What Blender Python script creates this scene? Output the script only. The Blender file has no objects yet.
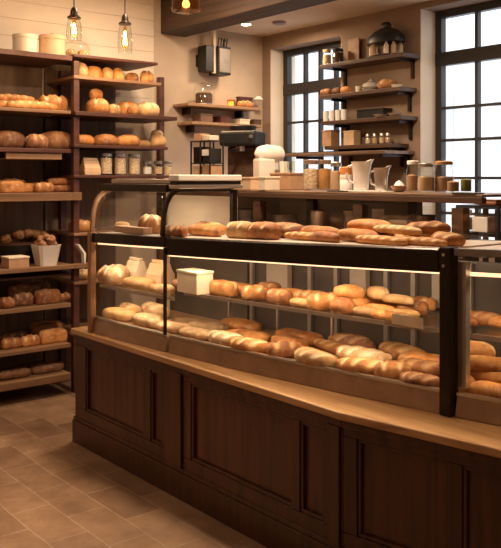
import bpy, bmesh, math, random
from mathutils import Vector, Matrix, noise
PI = math.pi
C = bpy.context.scene.collection
S = bpy.context.scene

# ------------------------------------------------------------------ frame of the room
# x runs away to the right, y runs away to the left; the camera stands at the origin, 1.5 m up
F = 800.0; HZ = 178.0; EYE = 1.5; CX = 250.5
ca, sa = 0.7761, 0.6306
def onx(px, x):
    k = (px-CX)/F; Y = x/(ca*k+sa); return Y*(ca-sa*k)
def ony(px, y):
    k = (px-CX)/F; Y = y/(ca-sa*k); return Y*(ca*k+sa)
def depth(x, y): return sa*x+ca*y
def zat(py, x, y): return EYE-(py-HZ)*depth(x, y)/F
def m_(npx, x, y): return npx*depth(x, y)/F

# ------------------------------------------------------------------ materials
MATS = {}
def nodes(name):
    m = bpy.data.materials.new(name); m.use_nodes = True
    nt = m.node_tree; b = nt.nodes['Principled BSDF']
    MATS[name] = m
    return m, nt, b
def N(nt, t, **kw):
    n = nt.nodes.new(t)
    for k, v in kw.items():
        if k in n.inputs: n.inputs[k].default_value = v
        else: setattr(n, k, v)
    return n
def ramp(nt, stops):
    r = nt.nodes.new('ShaderNodeValToRGB'); e = r.color_ramp.elements
    while len(e) < len(stops): e.new(0.5)
    for i, (p, c) in enumerate(stops):
        e[i].position = p; e[i].color = (*c, 1)
    return r
def plain(name, col, rough=.5, metal=0, bump=0, scale=40, var=.12, coat=0, spec=.5):
    m, nt, b = nodes(name); L = nt.links
    tc = N(nt, 'ShaderNodeTexCoord'); nz = N(nt, 'ShaderNodeTexNoise', Scale=scale, Detail=4.0)
    L.new(tc.outputs['Object'], nz.inputs['Vector'])
    r = ramp(nt, [(.3, tuple(c*(1-var) for c in col)), (.7, tuple(min(1, c*(1+var)) for c in col))])
    L.new(nz.outputs['Fac'], r.inputs['Fac']); L.new(r.outputs['Color'], b.inputs['Base Color'])
    b.inputs['Roughness'].default_value = rough; b.inputs['Metallic'].default_value = metal
    b.inputs['Coat Weight'].default_value = coat; b.inputs['Specular IOR Level'].default_value = spec
    if bump:
        bp = N(nt, 'ShaderNodeBump', Strength=bump, Distance=.01)
        L.new(nz.outputs['Fac'], bp.inputs['Height']); L.new(bp.outputs['Normal'], b.inputs['Normal'])
    return m
def wood(name, dark, light, rough=.4, axis='Y', scale=1.0, coat=.0):
    m, nt, b = nodes(name); L = nt.links
    tc = N(nt, 'ShaderNodeTexCoord'); mp = N(nt, 'ShaderNodeMapping')
    s = {'X': (1.2, 22, 22), 'Y': (22, 1.2, 22), 'Z': (22, 22, 1.2)}[axis]
    mp.inputs['Scale'].default_value = tuple(v*scale for v in s)
    L.new(tc.outputs['Object'], mp.inputs['Vector'])
    nz = N(nt, 'ShaderNodeTexNoise', Scale=1.0, Detail=6.0, Roughness=.6, Distortion=.6)
    L.new(mp.outputs['Vector'], nz.inputs['Vector'])
    n2 = N(nt, 'ShaderNodeTexNoise', Scale=2.5, Detail=3.0); L.new(tc.outputs['Object'], n2.inputs['Vector'])
    r = ramp(nt, [(.3, dark), (.72, light)]); L.new(nz.outputs['Fac'], r.inputs['Fac'])
    mx = N(nt, 'ShaderNodeMixRGB', blend_type='MULTIPLY'); mx.inputs[0].default_value = .55
    r2 = ramp(nt, [(.3, (.62, .58, .55)), (.7, (1, 1, 1))]); L.new(n2.outputs['Fac'], r2.inputs['Fac'])
    L.new(r.outputs['Color'], mx.inputs[1]); L.new(r2.outputs['Color'], mx.inputs[2])
    L.new(mx.outputs['Color'], b.inputs['Base Color'])
    bp = N(nt, 'ShaderNodeBump', Strength=.12, Distance=.004)
    L.new(nz.outputs['Fac'], bp.inputs['Height']); L.new(bp.outputs['Normal'], b.inputs['Normal'])
    b.inputs['Roughness'].default_value = rough; b.inputs['Coat Weight'].default_value = coat
    b.inputs['Coat Roughness'].default_value = .25
    return m
def emis(name, col, st):
    m, nt, b = nodes(name)
    b.inputs['Base Color'].default_value = (*col, 1); b.inputs['Emission Color'].default_value = (*col, 1)
    b.inputs['Emission Strength'].default_value = st
    return m
def glass(name, tint=(1, 1, 1), refl=1.0, ior=1.45, rough=.02):
    m, nt, b = nodes(name); L = nt.links; nt.nodes.remove(b)
    out = nt.nodes['Material Output']
    tr = N(nt, 'ShaderNodeBsdfTransparent'); tr.inputs['Color'].default_value = (*tint, 1)
    gl = N(nt, 'ShaderNodeBsdfGlossy', Roughness=rough)
    lw = N(nt, 'ShaderNodeLayerWeight'); lw.inputs['Blend'].default_value = .5
    pw = N(nt, 'ShaderNodeMath', operation='POWER'); pw.inputs[1].default_value = 4.0
    mu = N(nt, 'ShaderNodeMath', operation='MULTIPLY_ADD'); mu.inputs[1].default_value = .6*refl; mu.inputs[2].default_value = .035*refl
    mx = N(nt, 'ShaderNodeMixShader')
    L.new(lw.outputs['Facing'], pw.inputs[0]); L.new(pw.outputs[0], mu.inputs[0]); L.new(mu.outputs[0], mx.inputs[0])
    L.new(tr.outputs[0], mx.inputs[1]); L.new(gl.outputs[0], mx.inputs[2]); L.new(mx.outputs[0], out.inputs['Surface'])
    return m
def crust(name, dark, mid, light, score, flour=.25):
    m, nt, b = nodes(name); L = nt.links
    tc = N(nt, 'ShaderNodeTexCoord'); oi = N(nt, 'ShaderNodeObjectInfo')
    ad = N(nt, 'ShaderNodeVectorMath', operation='ADD')
    sc = N(nt, 'ShaderNodeVectorMath', operation='SCALE'); sc.inputs['Scale'].default_value = 9
    cb = N(nt, 'ShaderNodeCombineXYZ')
    L.new(oi.outputs['Random'], cb.inputs[0]); L.new(oi.outputs['Random'], cb.inputs[1]); L.new(cb.outputs[0], sc.inputs[0])
    L.new(tc.outputs['Object'], ad.inputs[0]); L.new(sc.outputs[0], ad.inputs[1])
    nz = N(nt, 'ShaderNodeTexNoise', Scale=13.0, Detail=6.0, Roughness=.6); L.new(ad.outputs[0], nz.inputs['Vector'])
    r = ramp(nt, [(.28, dark), (.5, mid), (.72, light)]); L.new(nz.outputs['Fac'], r.inputs['Fac'])
    at = N(nt, 'ShaderNodeAttribute', attribute_name='score')
    mx = N(nt, 'ShaderNodeMixRGB'); mx.inputs[2].default_value = (*score, 1)
    L.new(at.outputs['Fac'], mx.inputs[0]); L.new(r.outputs['Color'], mx.inputs[1])
    # flour dusting with its own patches
    n2 = N(nt, 'ShaderNodeTexNoise', Scale=38.0, Detail=5.0); L.new(ad.outputs[0], n2.inputs['Vector'])
    r2 = ramp(nt, [(.52, (0, 0, 0)), (.7, (flour, flour, flour))]); L.new(n2.outputs['Fac'], r2.inputs['Fac'])
    m2 = N(nt, 'ShaderNodeMixRGB'); m2.inputs[2].default_value = (.86, .72, .52, 1)
    L.new(r2.outputs['Color'], m2.inputs[0]); L.new(mx.outputs['Color'], m2.inputs[1])
    # each loaf baked a touch lighter or darker
    hv = N(nt, 'ShaderNodeHueSaturation'); mr = N(nt, 'ShaderNodeMapRange')
    mr.inputs['To Min'].default_value = .75; mr.inputs['To Max'].default_value = 1.18
    L.new(oi.outputs['Random'], mr.inputs['Value']); L.new(mr.outputs[0], hv.inputs['Value'])
    L.new(m2.outputs['Color'], hv.inputs['Color']); L.new(hv.outputs['Color'], b.inputs['Base Color'])
    bp = N(nt, 'ShaderNodeBump', Strength=.45, Distance=.006); L.new(n2.outputs['Fac'], bp.inputs['Height'])
    L.new(bp.outputs['Normal'], b.inputs['Normal'])
    b.inputs['Roughness'].default_value = .7
    b.inputs['Subsurface Weight'].default_value = 0.0
    return m

crust('golden', (.24, .075, .016), (.50, .20, .048), (.68, .34, .105), (.80, .54, .27))
crust('brown', (.14, .042, .012), (.31, .11, .03), (.47, .20, .06), (.56, .32, .14), .18)
crust('floury', (.30, .15, .06), (.48, .29, .14), (.66, .47, .28), (.76, .62, .44), .5)
crust('rye', (.10, .035, .015), (.22, .085, .03), (.36, .17, .07), (.50, .30, .15), .2)
crust('pale', (.36, .17, .055), (.56, .32, .125), (.72, .48, .24), (.80, .62, .38), .2)
wood('counter_wood', (.034, .010, .004), (.115, .035, .014), .36, 'Z', coat=.12)
wood('counter_panel', (.044, .013, .005), (.145, .046, .018), .36, 'Z', coat=.12)
wood('top_wood', (.38, .19, .08), (.70, .43, .20), .28, 'Y', coat=.3)
wood('rack_wood', (.045, .018, .008), (.14, .040, .026), .5, 'X')
wood('rack_edge', (.17, .085, .042), (.36, .20, .105), .45, 'X')
wood('back_wood', (.13, .075, .045), (.26, .16, .10), .6, 'Z')
wood('shelf_wood', (.05, .022, .011), (.13, .065, .035), .5, 'Y')
wood('shelf_light', (.30, .16, .08), (.52, .32, .18), .5, 'X')
wood('bench_wood', (.13, .075, .045), (.30, .19, .12), .4, 'Y')
wood('beam_wood', (.035, .018, .011), (.10, .055, .032), .7, 'Y')
wood('kraft_wood', (.30, .16, .08), (.48, .28, .15), .6, 'X')
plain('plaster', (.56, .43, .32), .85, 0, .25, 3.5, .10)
plain('plaster_tan_shaded', (.27, .185, .13), .85, 0, .25, 3.5, .12)  # shade on the window wall put into its colour by darkening the plaster
plain('plaster_white', (.78, .66, .52), .8, 0, .1, 4, .06)
plain('ceiling_paint', (.72, .58, .44), .9, 0, .1, 3, .05)
plain('dark_metal', (.028, .018, .014), .32, .55, 0, 30, .2)
plain('black', (.012, .011, .011), .45, 0, 0, 30, .2)
plain('window_frame', (.022, .018, .018), .5, 0, 0, 20, .2)
plain('bronze', (.36, .21, .12), .34, .7, 0, 18, .12)
plain('rail_face', (.40, .27, .18), .3, .45, 0, 12, .15)
plain('steel', (.55, .50, .46), .3, .9, 0, 14, .1)
plain('grey_metal', (.30, .26, .235), .42, .5, 0, 14, .12)
plain('case_back', (.085, .07, .062), .25, .1, 0, 5, .2)
plain('case_grey', (.36, .30, .25), .5, .0, 0, 5, .15)
plain('case_floor', (.40, .25, .14), .4, 0, 0, 10, .15)
plain('deck', (.66, .56, .46), .35, 0, 0, 9, .08)
plain('white', (.82, .78, .72), .45, 0, 0, 8, .04)
plain('cream', (.80, .68, .52), .4, 0, 0, 8, .06)
plain('ceramic', (.80, .72, .64), .3, 0, 0, 8, .04, coat=.4)
plain('kraft', (.46, .27, .15), .75, 0, .05, 20, .12)
plain('kraft_light', (.64, .44, .27), .75, 0, .05, 20, .10)
plain('paper', (.78, .66, .50), .8, 0, .3, 26, .06)
plain('orange', (.62, .22, .06), .5, 0, 0, 20, .2)
plain('leather', (.28, .10, .04), .5, 0, .3, 60, .2)
plain('amber_liquid', (.55, .27, .08), .35, 0, 0, 20, .3)
plain('nut', (.30, .14, .06), .6, 0, .9, 70, .45)
plain('grain', (.74, .58, .40), .8, 0, .8, 90, .35)
plain('coffee', (.10, .045, .02), .7, 0, .8, 90, .4)
plain('green', (.20, .22, .06), .6, 0, .2, 40, .3)
plain('facade', (.85, .84, .84), .9, 0, 0, 2, .05)
plain('facade_dark', (.60, .61, .64), .6, 0, 0, 2, .05)
glass('glass', (.97, .97, .95), 1.0, 1.45)
glass('case_glass', (.975, .965, .95), .75, 1.40, .03)
glass('shelf_glass', (.90, .92, .88), .8, 1.5, .05)
glass('window_glass', (.97, .98, 1), .6, 1.45)
glass('acrylic', (.90, .88, .84), 1.6, 1.6, .12)
glass('amber_glass', (.95, .70, .38), 1.4, 1.5, .05)
emis('filament', (1, .62, .25), 60)
emis('led', (1, .62, .34), 1.3)
emis('downlight', (1, .80, .55), 18)
emis('glow', (1, .5, .2), 2.0)

# floor of stone pavers
m, nt, b = nodes('floor_tiles'); L = nt.links
tc = N(nt, 'ShaderNodeTexCoord'); mp = N(nt, 'ShaderNodeMapping'); mp.inputs['Rotation'].default_value = (0, 0, PI/2)
L.new(tc.outputs['Object'], mp.inputs['Vector'])
bk = N(nt, 'ShaderNodeTexBrick', Scale=1.0)
bk.inputs['Brick Width'].default_value = .36; bk.inputs['Row Height'].default_value = .18
bk.inputs['Mortar Size'].default_value = .0035; bk.inputs['Mortar Smooth'].default_value = .3; bk.inputs['Bias'].default_value = -.1
bk.inputs['Color1'].default_value = (.25, .145, .085, 1); bk.inputs['Color2'].default_value = (.40, .25, .15, 1)
bk.inputs['Mortar'].default_value = (.44, .31, .205, 1)
nw = N(nt, 'ShaderNodeTexNoise', Scale=2.2, Detail=3.0); L.new(tc.outputs['Object'], nw.inputs['Vector'])
va = N(nt, 'ShaderNodeVectorMath', operation='MULTIPLY_ADD'); va.inputs[1].default_value = (.03, .03, 0)
L.new(nw.outputs['Color'], va.inputs[0]); L.new(mp.outputs['Vector'], va.inputs[2]); L.new(va.outputs[0], bk.inputs['Vector'])
n1 = N(nt, 'ShaderNodeTexNoise', Scale=5.0, Detail=8.0, Roughness=.65); L.new(tc.outputs['Object'], n1.inputs['Vector'])
r = ramp(nt, [(.3, (.48, .43, .39)), (.7, (1.0, 1.0, 1.0))]); L.new(n1.outputs['Fac'], r.inputs['Fac'])
mx = N(nt, 'ShaderNodeMixRGB', blend_type='MULTIPLY'); mx.inputs[0].default_value = .9
L.new(bk.outputs['Color'], mx.inputs[1]); L.new(r.outputs['Color'], mx.inputs[2]); L.new(mx.outputs['Color'], b.inputs['Base Color'])
bp = N(nt, 'ShaderNodeBump', Strength=.35, Distance=.006); L.new(n1.outputs['Fac'], bp.inputs['Height']); L.new(bp.outputs['Normal'], b.inputs['Normal'])
b.inputs['Roughness'].default_value = .42

# ------------------------------------------------------------------ mesh helpers
class MB:
    def __init__(s): s.bm = bmesh.new()
    def box(s, x0, x1, y0, y1, z0, z1):
        v = [s.bm.verts.new(p) for p in ((x0,y0,z0),(x1,y0,z0),(x1,y1,z0),(x0,y1,z0),(x0,y0,z1),(x1,y0,z1),(x1,y1,z1),(x0,y1,z1))]
        for f in ((0,3,2,1),(4,5,6,7),(0,1,5,4),(1,2,6,5),(2,3,7,6),(3,0,4,7)): s.bm.faces.new([v[i] for i in f])
        return s
    def cbox(s, c, d): return s.box(c[0]-d[0]/2, c[0]+d[0]/2, c[1]-d[1]/2, c[1]+d[1]/2, c[2]-d[2]/2, c[2]+d[2]/2)
    def lathe(s, prof, c=(0,0,0), seg=24, sx=1, sy=1):
        rings = []
        for r, z in prof:
            if r < 1e-5: rings.append([s.bm.verts.new((c[0], c[1], c[2]+z))])
            else: rings.append([s.bm.verts.new((c[0]+sx*r*math.cos(2*PI*i/seg), c[1]+sy*r*math.sin(2*PI*i/seg), c[2]+z)) for i in range(seg)])
        for a, b in zip(rings, rings[1:]):
            for i in range(seg):
                j = (i+1) % seg
                if len(a) == 1 and len(b) == 1: continue
                if len(a) == 1: s.bm.faces.new((a[0], b[j], b[i]))
                elif len(b) == 1: s.bm.faces.new((a[i], a[j], b[0]))
                else: s.bm.faces.new((a[i], a[j], b[j], b[i]))
        return s
    def tube(s, pts, r, seg=8, cap=True):
        pts = [Vector(p) for p in pts]; rings = []
        for i, p in enumerate(pts):
            d = (pts[min(i+1, len(pts)-1)]-pts[max(i-1, 0)]).normalized()
            u = d.cross(Vector((0,0,1)));
            if u.length < .05: u = d.cross(Vector((1,0,0)))
            u.normalize(); w = d.cross(u)
            rr = r[i] if isinstance(r, (list, tuple)) else r
            rings.append([s.bm.verts.new(p+rr*(math.cos(2*PI*k/seg)*u+math.sin(2*PI*k/seg)*w)) for k in range(seg)])
        for a, b in zip(rings, rings[1:]):
            for k in range(seg): s.bm.faces.new((a[k], a[(k+1)%seg], b[(k+1)%seg], b[k]))
        if cap: s.bm.faces.new(rings[0]); s.bm.faces.new(rings[-1][::-1])
        return s
    def sections(s, secs):
        """solid through a list of closed cross-sections with equal point counts"""
        rings = [[s.bm.verts.new(p) for p in q] for q in secs]; n = len(rings[0])
        for a, b in zip(rings, rings[1:]):
            for k in range(n): s.bm.faces.new((a[k], a[(k+1)%n], b[(k+1)%n], b[k]))
        s.bm.faces.new(rings[0]); s.bm.faces.new(rings[-1][::-1])
        return s
    def build(s, name, mat, parent=None, world=False, smooth=False, bevel=0, seg=2):
        bm = s.bm
        bmesh.ops.recalc_face_normals(bm, faces=bm.faces[:])
        me = bpy.data.meshes.new(name)
        if world and parent is not None:
            M = (Matrix.Translation(parent.location) @ Matrix.Rotation(parent.rotation_euler.z, 4, 'Z')).inverted()
            gp = parent.parent
            if gp is not None:
                M = (Matrix.Translation(gp.location) @ Matrix.Rotation(gp.rotation_euler.z, 4, 'Z')).inverted()
            bm.transform(M)
        bm.to_mesh(me); bm.free()
        me.materials.append(MATS[mat])
        o = bpy.data.objects.new(name, me); C.objects.link(o)
        if smooth:
            for p in me.polygons: p.use_smooth = True
            try: me.set_sharp_from_angle(angle=math.radians(40))
            except Exception: pass
        if parent is not None: o.parent = parent
        if bevel:
            b = o.modifiers.new('bevel', 'BEVEL'); b.width = bevel; b.segments = seg; b.limit_method = 'ANGLE'
        return o
def tag(o, label, cat, group=None):
    o['label'] = label; o['category'] = cat
    if group: o['group'] = group
    return o
def thing(name, label, cat, loc=(0,0,0), rz=0, group=None):
    o = bpy.data.objects.new(name, None); C.objects.link(o); o.empty_display_size = .05
    o.location = loc; o.rotation_euler = (0, 0, rz)
    return tag(o, label, cat, group)
def struct(o):
    o['kind'] = 'structure'; return o
def solo(mb, name, mat, label, cat, loc=(0,0,0), rz=0, group=None, **k):
    o = mb.build(name, mat, **k); o.location = loc; o.rotation_euler.z = rz
    return tag(o, label, cat, group)

# ------------------------------------------------------------------ the room
WA, WB = 5.60, 4.69           # left wall plane (y), window wall plane (x)
RX0, RY0 = -1.6, -1.6
struct(MB().box(RX0-.1, WB+.3, RY0-.1, WA+.1, -.1, 0).build('floor', 'floor_tiles'))
struct(MB().box(3.70, WB+.3, RY0-.1, WA+.1, 2.79, 2.9).box(RX0-.1, 3.70, RY0-.1, WA+.1, 3.02, 3.12).build('ceiling', 'ceiling_paint'))
struct(MB().box(3.59, 3.84, RY0, WA, 2.69, 3.02).build('trim_1', 'beam_wood', bevel=.01))
struct(MB().box(RX0-.1, WB+.3, WA, WA+.1, 0, 3.02).build('wall_left', 'plaster'))
struct(MB().box(RX0-.1, WB+.3, RY0-.1, RY0, 0, 3.02).build('wall_right', 'plaster'))
struct(MB().box(RX0-.1, RX0, RY0, WA, 0, 3.02).build('wall_back', 'plaster'))
pl = MB()
for k in range(8):
    z = 2.02+k*.128; pl.box(RX0, 3.52, WA-.010, WA, z, z+.1265)
struct(pl.build('trim_2', 'plaster_white', bevel=.002))
# window wall with two deep openings
W1 = (4.60, 5.49, 1.42, 2.66); W2 = (2.55, 3.79, .98, 2.745)
w = MB()
T = WB+.30
w.box(WB, T, W1[1], WA, 0, 3.0).box(WB, T, W2[1], W1[0], 0, 3.0).box(WB, T, RY0, W2[0], 0, 3.0)
for a, b_, z0, z1 in (W1, W2): w.box(WB, T, a, b_, 0, z0).box(WB, T, a, b_, z1, 3.0)
struct(w.build('wall_window', 'plaster_tan_shaded'))
lin = MB()   # the plastered reveals get a paler colour than the wall
for a, b_, z0, z1 in (W1, W2):
    lin.box(WB+.004, T, b_-.006, b_, z0, z1).box(WB+.004, T, a, a+.006, z0, z1).box(WB-.01, T, a, b_, z0, z0+.02)
struct(lin.build('trim_3', 'plaster_white'))
def window(name, y0, y1, z0, z1, x, transom, ncol, rows, first):
    root = struct(bpy.data.objects.new(name, None)); C.objects.link(root); root.location = (x, (y0+y1)/2, z0)
    f = MB(); e = .055
    f.box(x, x+.06, y1-e, y1, z0, z1).box(x, x+.06, y0, y0+e, z0, z1).box(x+.001, x+.061, y0, y1, z1-e, z1).box(x+.001, x+.061, y0, y1, z0, z0+e)
    f.box(x-.004, x+.056, y0, y1, transom, transom+.10)
    f.build('window_frame', 'window_frame', root, True, bevel=.004)
    b_ = MB()
    for yb in first: b_.box(x+.008, x+.05, yb-.013, yb+.013, z0, z1)
    for zb in rows: b_.box(x+.012, x+.045, y0, y1, zb-.010, zb+.010)
    b_.build('glazing_bar', 'window_frame', root, True)
    MB().box(x+.03, x+.034, y0+.01, y1-.01, z0+.01, z1-.01).build('pane', 'window_glass', root, True)
x2 = WB+.17
window('window_2', W2[0], W2[1]-.006, W2[2]+.02, W2[3], x2, 2.335, 3, (2.02, 1.78, 1.50, 1.24), (onx(475.5, x2), onx(475.5, x2)-.29, onx(475.5, x2)-.58))
x1 = WB+.15
window('window_1', W1[0], W1[1]-.006, W1[2]+.02, W1[3], x1, 2.25, 3, (2.0, 1.72), (onx(303.5, x1), onx(318.5, x1), onx(334, x1)))
# the street outside
fb = thing('building', 'pale building across the street seen through the windows', 'building', (14, 8, 0))
MB().box(14, 15, 2, 16, 0, 4.2).build('wall', 'facade', fb, True)
for yy in (4.0, 5.6, 7.2, 8.8, 10.4, 12.0, 13.6):
    MB().box(13.95, 14.0, yy, yy+.6, 2.0, 3.3).build('window', 'facade_dark', fb, True)
MB().box(13.9, 14.0, 2, 16, 3.9, 4.0).build('cornice', 'facade', fb, True)

# ------------------------------------------------------------------ counter of dark panelled wood
CT = .645
FA = [(2.10, 4.17), (2.115, 2.065)]; FB = [(2.115, 2.065), (2.36, .70)]
cn = thing('service_counter', 'long dark panelled wooden counter with a lit oak top under the display cases', 'counter', (2.4, 2.4, 0))
def plan(mb, pts, z0, z1):
    lo = [mb.bm.verts.new((x, y, z0)) for x, y in pts]; hi = [mb.bm.verts.new((x, y, z1)) for x, y in pts]
    n = len(pts)
    mb.bm.faces.new(lo[::-1]); mb.bm.faces.new(hi)
    for i in range(n): mb.bm.faces.new((lo[i], lo[(i+1)%n], hi[(i+1)%n], hi[i]))
    return mb
plan(MB(), [(2.13, 4.15), (2.145, 2.07), (2.385, .70), (3.06, .70), (3.06, 1.88), (2.86, 1.88), (2.86, 4.15)], 0, CT-.032).build('carcass', 'counter_wood', cn, True)
plan(MB(), [(2.08, 4.19), (2.095, 2.065), (2.34, .69), (3.07, .69), (3.07, 1.89), (2.87, 1.89), (2.87, 4.19)], CT-.032, CT).build('countertop', 'top_wood', cn, True, bevel=.008, seg=3)
def face(p, q, cuts, tagend):
    """rails, stiles, moulded panels along a counter face; cuts = panel spans (metres from p)"""
    p = Vector((*p, 0)); q = Vector((*q, 0)); d = (q-p).normalized(); Ln = (q-p).length
    nrm = Vector((-d.y, d.x, 0));
    if nrm.x > 0: nrm = -nrm
    def bx(mb, s0, s1, o0, o1, z0, z1):
        pts = [p+d*s0+nrm*o0, p+d*s1+nrm*o0, p+d*s1+nrm*o1, p+d*s0+nrm*o1]
        return plan(mb, [(v.x, v.y) for v in pts], z0, z1)
    fr = MB(); z0, z1 = .20, .555
    bx(fr, 0, Ln, -.035, 0, z1, CT-.032); bx(fr, 0, Ln, -.035, 0, .14, z0)
    last = 0
    for a, b_ in cuts:
        if a > last: bx(fr, last, a, -.035, 0, z0, z1)
        last = b_
    bx(fr, last, Ln, -.035, 0, z0, z1)
    fr.build('face_frame', 'counter_wood', cn, True, bevel=.004)
    for a, b_ in cuts:
        pn = MB(); bx(pn, a, b_, -.034, -.020, z0, z1)
        o = pn.build('panel', 'counter_panel', cn, True)
        mo = MB(); t = .014
        bx(mo, a, b_, -.02, -.006, z1-t, z1); bx(mo, a, b_, -.02, -.006, z0, z0+t)
        bx(mo, a, a+t, -.02, -.006, z0+t, z1-t); bx(mo, b_-t, b_, -.02, -.006, z0+t, z1-t)
        mo.build('moulding', 'counter_wood', o, True, bevel=.003)
    bs = MB(); bx(bs, -.01 if tagend else 0, Ln, -.02, .014, 0, .125); bx(bs, -.01 if tagend else 0, Ln, -.02, .007, .125, .145)
    bs.build('plinth', 'counter_wood', cn, True, bevel=.004)
    cr = MB(); bx(cr, 0, Ln, -.02, .010, CT-.058, CT-.033); cr.build('cornice', 'counter_wood', cn, True, bevel=.004)
    return bx
ys = lambda px: 4.17-onx(px, 2.105)
bxA = face(FA[0], FA[1], [(ys(86), ys(143)), (ys(150), ys(162)), (ys(190), ys(291)), (ys(298), ys(322))], True)
face(FB[0], FB[1], [(.06, .42), (.47, .62), (.70, 1.2)], False)
for a, b_ in ((166, 182), (327, 339)):
    pm = MB(); bxA(pm, ys(a), ys(b_), 0, .012, .145, CT-.058); pm.build('pilaster', 'counter_wood', cn, True, bevel=.004)

# ------------------------------------------------------------------ display cases
FP = [(4.006, 2.10), (3.65, 2.108), (3.304, 2.134), (2.95, 2.168), (2.60, 2.212), (2.276, 2.258), (1.819, 2.338), (1.30, 2.455), (.8, 2.58)]
FP = [(a, b_+.015) for a, b_ in FP]
def fx(y):
    for (ya, xa), (yb, xb) in zip(FP, FP[1:]):
        if y >= yb: return xa+(xb-xa)*(ya-y)/(ya-yb)
    return FP[-1][1]
def lv(y, ref=3.304):    # the band over the case climbs gently towards the near end
    return 1.195+(4.006-y)*.0235
def sweep(y0, y1, prof, n=12, zf=None, mb=None):
    mb = mb or MB(); secs = []
    for i in range(n+1):
        y = y0+(y1-y0)*i/n; b_ = zf(y) if zf else 0
        secs.append([(fx(y)+dx, y, z+b_) for dx, z in prof])
    return mb.sections(secs)
def rect(a, b_, z0, z1): return [(a, z0), (b_, z0), (b_, z1), (a, z1)]
BACK = .52
def lower_case(root, y0, y1, midz, banded=True, midside=.10):
    sweep(y0, y1, [(0, CT), (.03, CT), (.03, .722), (.014, .722)]).build('base_rail', 'rail_face', root, True, bevel=.003)
    sweep(y0, y1, rect(.010, .034, .722, .732)).build('rail_lip', 'steel', root, True)
    sweep(y0, y1, rect(.034, BACK, CT, .715)).build('case_floor', 'case_floor', root, True)
    sweep(y0, y1, rect(BACK, BACK+.02, CT, 1.15)).build('back_panel', 'case_back', root, True)
    m_s = sweep(y0, y1, rect(midside, .52, midz-.010, midz)).build('middle_shelf', 'shelf_glass', root, True)
    sweep(y0, y1, rect(midside-.008, midside, midz-.014, midz+.003)).build('edge_trim', 'steel', m_s, True)
# --- main case
MC = thing('display_case', 'long glass display case full of loaves with an open bread deck on its dark band', 'display case', (2.3, 2.55, CT))
Y0, Y1 = 3.285, 1.815
lower_case(MC, Y0, Y1, .935)
sweep(Y0, Y1, [(0.004, 0), (.010, 0), (.010, 1), (.004, 1)], mb=None, zf=None).bm.free()
def gl(y0, y1, a, z0, up):
    mb = MB(); secs = []
    for i in range(11):
        y = y0+(y1-y0)*i/10; t = lv(y)-up
        secs.append([(fx(y)+a, y, z0), (fx(y)+a+.005, y, z0), (fx(y)+a+.005, y, t), (fx(y)+a, y, t)])
    return mb.sections(secs)
gl(Y0, 2.36, .014, .732, .09).build('front_glass', 'case_glass', MC, True)
gl(2.355, Y1, .014, .732, .09).build('front_glass', 'case_glass', MC, True)
sweep(Y0+.01, Y1, [(-.006, -.088), (.035, -.088), (.035, -.004), (.004, 0), (-.006, -.008)], zf=lv).build('band', 'dark_metal', MC, True, bevel=.003)
sweep(Y0, Y1, rect(.036, BACK, -.028, -.002), zf=lv).build('upper_deck', 'deck', MC, True)
sweep(Y0, Y1, rect(.036, .30, -.040, -.029), zf=lv).build('soffit', 'shelf_wood', MC, True)
sweep(Y0, Y1, rect(.004, .016, -.094, -.0885), zf=lv).build('light_strip', 'led', MC, True)
for px in (222, 313, 265):
    y = onx(px, 2.50); x = fx(y)+.40
    MB().cbox((x, y, .735+.10), (.012, .012, .20)).build('shelf_support', 'steel', MC, True)
for yy in (3.26, 2.86, 2.70, 2.42, 2.28, 2.02, 1.86):
    MB().cbox((fx(yy)+BACK-.012, yy, .94), (.018, .024, .40)).build('back_upright', 'grey_metal', MC, True)
for k, (yy, w_) in enumerate(((3.06, .16), (2.56, .10), (2.14, .09))):
    MB().cbox((fx(yy)+BACK-.02, yy, 1.03), (.03, w_, .17)).build('back_door', 'case_grey', MC, True)
# rear upper glass of the deck
UX = 2.874
MB().box(UX-.005, UX-.001, 1.92, 3.28, 1.20, 1.375).build('rear_glass', 'case_glass', MC, True)
# end post between main and near case
pst = thing('case_post', 'dark metal post at the near end of the long display case', 'post', (fx(1.79), 1.79, CT))
px_ = fx(1.79)
MB().box(px_-.012, px_+.04, 1.762, 1.812, CT, 1.252).build('upright', 'dark_metal', pst, True, bevel=.005)
hb = MB()
for z in (1.225, 1.19): hb.lathe([(0, 0), (.006, 0), (.006, .004), (0, .004)], (0, 0, 0), 10)
for v in hb.bm.verts: pass
hb.bm.free()
for z in (1.225, 1.185):
    MB().tube([(px_-.020, 1.787, z), (px_-.011, 1.787, z)], .006, 10).build('screw', 'steel', pst, True)
# --- near case at the right edge
NC = thing('display_case', 'near glass display case cut by the right edge, long rolls heaped on its floor', 'display case', (2.5, 1.3, CT))
lower_case(NC, 1.758, .80, .93)
gl(1.758, .80, .014, .732, .02).build('front_glass', 'case_glass', NC, True)
sweep(1.758, .80, rect(-.004, .03, -.024, 0), zf=lv).build('band', 'grey_metal', NC, True)
sweep(1.758, .80, rect(.031, BACK, -.024, -.002), zf=lv).build('upper_deck', 'deck', NC, True)
sweep(1.758, .80, rect(.05, .07, -.10, -.088), zf=lv).build('light_strip', 'led', NC, True)
MB().box(fx(1.75)+.02, fx(1.75)+.045, 1.725, 1.757, .75, 1.20).build('corner_upright', 'steel', NC, True)
for yy in (1.60, 1.42):
    MB().cbox((fx(yy)+BACK-.012, yy, .94), (.018, .03, .40)).build('back_upright', 'grey_metal', NC, True)
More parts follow.
